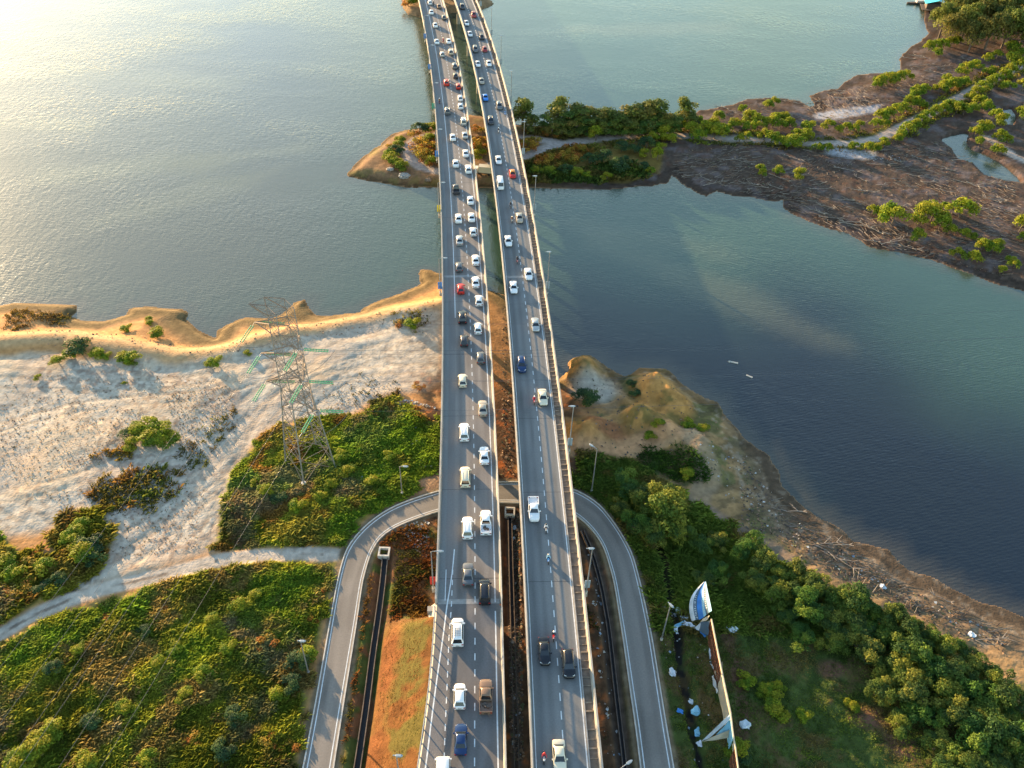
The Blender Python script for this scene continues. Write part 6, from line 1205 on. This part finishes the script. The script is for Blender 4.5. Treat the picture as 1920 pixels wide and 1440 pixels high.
bits('pebbles', [([(1060, 690), (1240, 690), (1380, 810), (1400, 900), (1250, 930), (1070, 830)], 500), ([(1380, 820), (1480, 940), (1700, 1080), (1900, 1180), (1900, 1240), (1700, 1160), (1500, 1050), (1380, 990)], 2500), ([(935, 560), (955, 560), (975, 900), (930, 900)], 500), ([(0, 600), (400, 640), (820, 560), (826, 600), (400, 680), (0, 650)], 700), ([(942, 955), (985, 955), (995, 1440), (944, 1440)], 1400), ([(1250, 270), (1900, 250), (1900, 540), (1500, 400)], 3500)], [(.10, .07, .05), (.16, .10, .06), (.06, .05, .04), (.26, .16, .09), (.09, .10, .04)], .22, 33, M['bits'])

# ---- driftwood
def branch_proto(seed):
    r = random.Random(seed); o = None; b = B(); L_ = 3.2+r.random()*2; pts = []; y = 0; z = .25
    for k in range(7): pts.append((L_*k/6-L_/2, y, z)); y += r.uniform(-.28, .28); z = max(.12, z+r.uniform(-.12, .18))
    b.tube(pts, [.10*(1-.12*k) for k in range(7)], 6)
    for q_ in range(r.randint(2, 5)):
        k = r.randint(1, 5); x, y, z = pts[k]; a = r.choice((-1, 1))*r.uniform(.4, 1.1); l_ = r.uniform(.7, 1.9); b.tube([(x, y, z), (x+l_*.5*math.cos(a), y+l_*.5*math.sin(a), z+r.uniform(0, .25)), (x+l_*math.cos(a), y+l_*math.sin(a), z+r.uniform(-.1, .5))], [.06, .045, .02], 5)
    for q_ in range(3): a = math.pi+r.uniform(-.9, .9); x, y, z = pts[0]; b.tube([(x, y, z), (x+.55*math.cos(a), y+.55*math.sin(a), z+r.uniform(-.1, .4))], [.11, .04], 5)
    return b
BR = [branch_proto(s) for s in range(6)]; brm = {}
DW = [(1298, 330, 1.1), (1320, 335, 1.1), (1340, 345, 1.3), (1360, 348, .9), (1400, 345, 1.4), (1420, 350, 1.1), (1450, 352, 1.2), (1465, 336, 1.3), (1470, 320, .8), (1375, 300, 1.1), (1395, 305, 1.2), (1410, 303, 1.0), (1490, 298, 1.2), (1540, 355, 1.2), (1535, 345, 1.0), (1525, 395, 1.5), (1545, 388, 1.3), (1580, 375, 1.3), (1602, 355, 1.3), (1590, 320, 1.4), (1610, 335, 1.2), (1625, 300, 1.0), (1650, 310, 1.2), (1700, 395, 1.3), (1692, 385, 1.3), (1590, 418, 1.6), (1610, 425, 1.6), (1635, 432, 1.5), (1625, 450, 1.2),
 (1675, 455, 1.4), (1700, 465, 1.4), (1688, 448, 1.2), (1720, 330, 1.4), (1745, 340, 1.5), (1760, 380, 1.2), (1815, 345, 1.3), (1835, 350, 1.5), (1860, 345, 1.3), (1805, 300, 1.3), (1790, 295, 1.2), (1865, 370, 1.4), (1855, 375, 1.4), (1870, 375, 1.1), (1830, 390, 1.3), (1845, 405, 1.3), (1877, 350, 1.2), (1350, 200, 1.3), (1360, 208, 1.2), (1385, 215, 1.2), (1470, 188, 1.2), (1440, 187, 1.0), (1500, 195, 1.3), (1530, 190, 1.2), (1560, 175, 1.5), (1580, 170, 1.3), (1590, 185, 1.5), (1600, 195, 1.5), (1620, 190, 1.3), (1560, 200, 1.2), (1570, 225, 1.4), (1585, 228, 1.3), (1605, 232, 1.4),
 (1700, 110, 1.4), (1712, 104, 1.3), (1725, 108, 1.3), (1740, 122, 1.0), (1770, 125, 1.2), (1810, 112, 1.1), (1700, 132, 1.2), (1760, 138, 1.2), (1735, 148, 1.1), (1690, 180, 1.0), (1660, 190, 1.0), (1545, 1022, 1.2), (1560, 1018, 1.2), (1572, 1052, 1.4), (1600, 1050, 1.0), (1475, 955, 1.2), (1760, 1120, 1.0), (1850, 1200, 1.3), (1770, 318, 1.3), (1728, 300, 1.1), (1655, 345, 1.2), (1630, 360, 1.1), (1505, 330, 1.0), (1560, 410, 1.2), (1675, 300, 1.2), (1740, 365, 1.1), (1780, 360, 1.2), (1650, 272, 1.0), (1885, 395, 1.2), (1905, 400, 1.1)]
cnt = {}
for i, (px, py, s) in enumerate(ordered(DW)):
    p = G(px, py, 1.); z_ = 'on the right bank shore' if py > 900 else ('on the upper waterline of the mudflat' if py < 260 else 'on the dark mudflat'); cnt[z_] = cnt.get(z_, 0)+1; k = (i*7) % 6
    if k not in brm: o = BR[k].build('driftwood_branch', M['deadwood']); brm[k] = o
    else: o = brm[k].copy(); COL.objects.link(o)
    o.location = (p[0], p[1], p[2]); o.scale = (s*1.15, s*.95, s*.7); o.rotation_euler = (0, 0, random.Random(i).uniform(-.9, .5)+(math.pi if i % 2 else 0)); tag(o, 'bleached dead branch %s, %s from the left' % (z_, ordn(cnt[z_])), 'branch', 'driftwood branches')
def twigs(name, poly, n, seed, z=1.0):
    r = np.random.default_rng(seed); P_ = PP(poly, z); lo = P_.min(0); hi = P_.max(0); x = lo[0]+r.random(n*3)*(hi[0]-lo[0]); y = lo[1]+r.random(n*3)*(hi[1]-lo[1])
    ok = (sdist(x, y, P_, 5) > 0) & (gs(Zg, x, y) > .06) & (fbm(x, y, 14, 3, seed) > .42) & (np.minimum(ldist(x, y, PP(TRACK_B1, 1.2), 9), 9) > 2.5); x, y = x[ok][:n], y[ok][:n]; k = len(x); zz = gs(Zg, x, y)
    a = fbm(x, y, 25, 2, seed+1)*3.2-2.0+r.normal(size=k)*.35; L_ = .6+2.6*r.random(k)**1.6; w = .03+.06*r.random(k); dx = np.cos(a)*L_/2; dy = np.sin(a)*L_/2; nx = -np.sin(a)*w; ny = np.cos(a)*w
    top = zz+.12+.1*r.random(k); A = np.stack([x-dx, y-dy, top], 1); E_ = np.stack([x+dx, y+dy, top+r.random(k)*.25], 1); Nn = np.stack([nx, ny, 0*nx], 1); U = np.array([0, 0, 1.])*w[:, None]*1.5
    v = np.stack([A-Nn, A+U, A+Nn, E_+Nn*.5, E_+U*.6, E_-Nn*.5], 1).reshape(-1, 3); b0 = np.arange(k)*6; q = np.concatenate([np.stack([b0, b0+1, b0+4, b0+5], 1), np.stack([b0+1, b0+2, b0+3, b0+4], 1)])
    cl = np.array([(.27, .22, .17), (.20, .16, .12), (.14, .10, .07), (.09, .06, .045), (.22, .13, .07)])[r.integers(5, size=k)]; o = bpy.data.objects.new(name, mesh_np(name, v, q, M['bits'], np.repeat(cl, 6, 0))); COL.objects.link(o); tag(o, kind='stuff')
twigs('twigs', [(1255, 325), (1270, 275), (1400, 268), (1560, 285), (1760, 262), (1905, 340), (1960, 440), (1900, 520), (1620, 455), (1440, 370)], 2600, 51)
twigs('twigs', [(1300, 222), (1420, 188), (1560, 172), (1700, 140), (1690, 110), (1730, 80), (1800, 130), (1700, 180), (1600, 235), (1420, 225), (1380, 232)], 2200, 52)
twigs('twigs', [(1380, 830), (1470, 930), (1700, 1075), (1900, 1165), (1920, 1230), (1700, 1150), (1500, 1040)], 900, 53, 1.5)

# ---- stilt hut at the top right corner
p = P(1756, 8, 2.5); ht = thing('stilt_hut', 'small riverside hut with bright turquoise roof at the top right waterline', 'hut', (p[0], p[1], 0), R_(-14))
b = B(); b.loft([[(x, y, z) for x, z in ((-5.6, 3.4), (0, 5.2), (5.6, 3.4), (5.6, 3.25), (0, 5.05), (-5.6, 3.25))] for y in (-4.2, 4.2)]); b.build('roof', M['turq'], ht)
b = B(); b.box(-4.6, 4.6, -3.5, 3.5, .9, 3.3); b.build('wall', M['brownwood'], ht)
b = B(); b.box(-6.5, 6.5, -5.2, 4.6, .7, .88); b.build('platform', M['brownwood'], ht)
for x in (-6, -2, 2, 6):
    for y in (-4.9, 0, 4.3): b = B(); b.tube([(x, y, -1.5), (x, y, .7)], .14, 6); b.build('stilt', M['brownwood'], ht)
p = P(1738, 5, .6); jt = thing('moored_boat', 'dark narrow boat moored left of the turquoise-roofed hut', 'boat', (p[0]-3, p[1], .0), R_(8))
b = B(); b.loft([[(x, y*w_, z) for y, z in ((-1, .75), (-.8, .05), (.8, .05), (1, .75))] for x, w_ in ((-7, .25), (-5, .9), (0, 1.2), (5, 1.0), (7, .3))]); b.build('hull', M['brownwood'], jt)
b = B(); b.box(-2.5, 2.5, -.9, .9, .6, 1.5); b.build('cabin', M['concl'], jt)
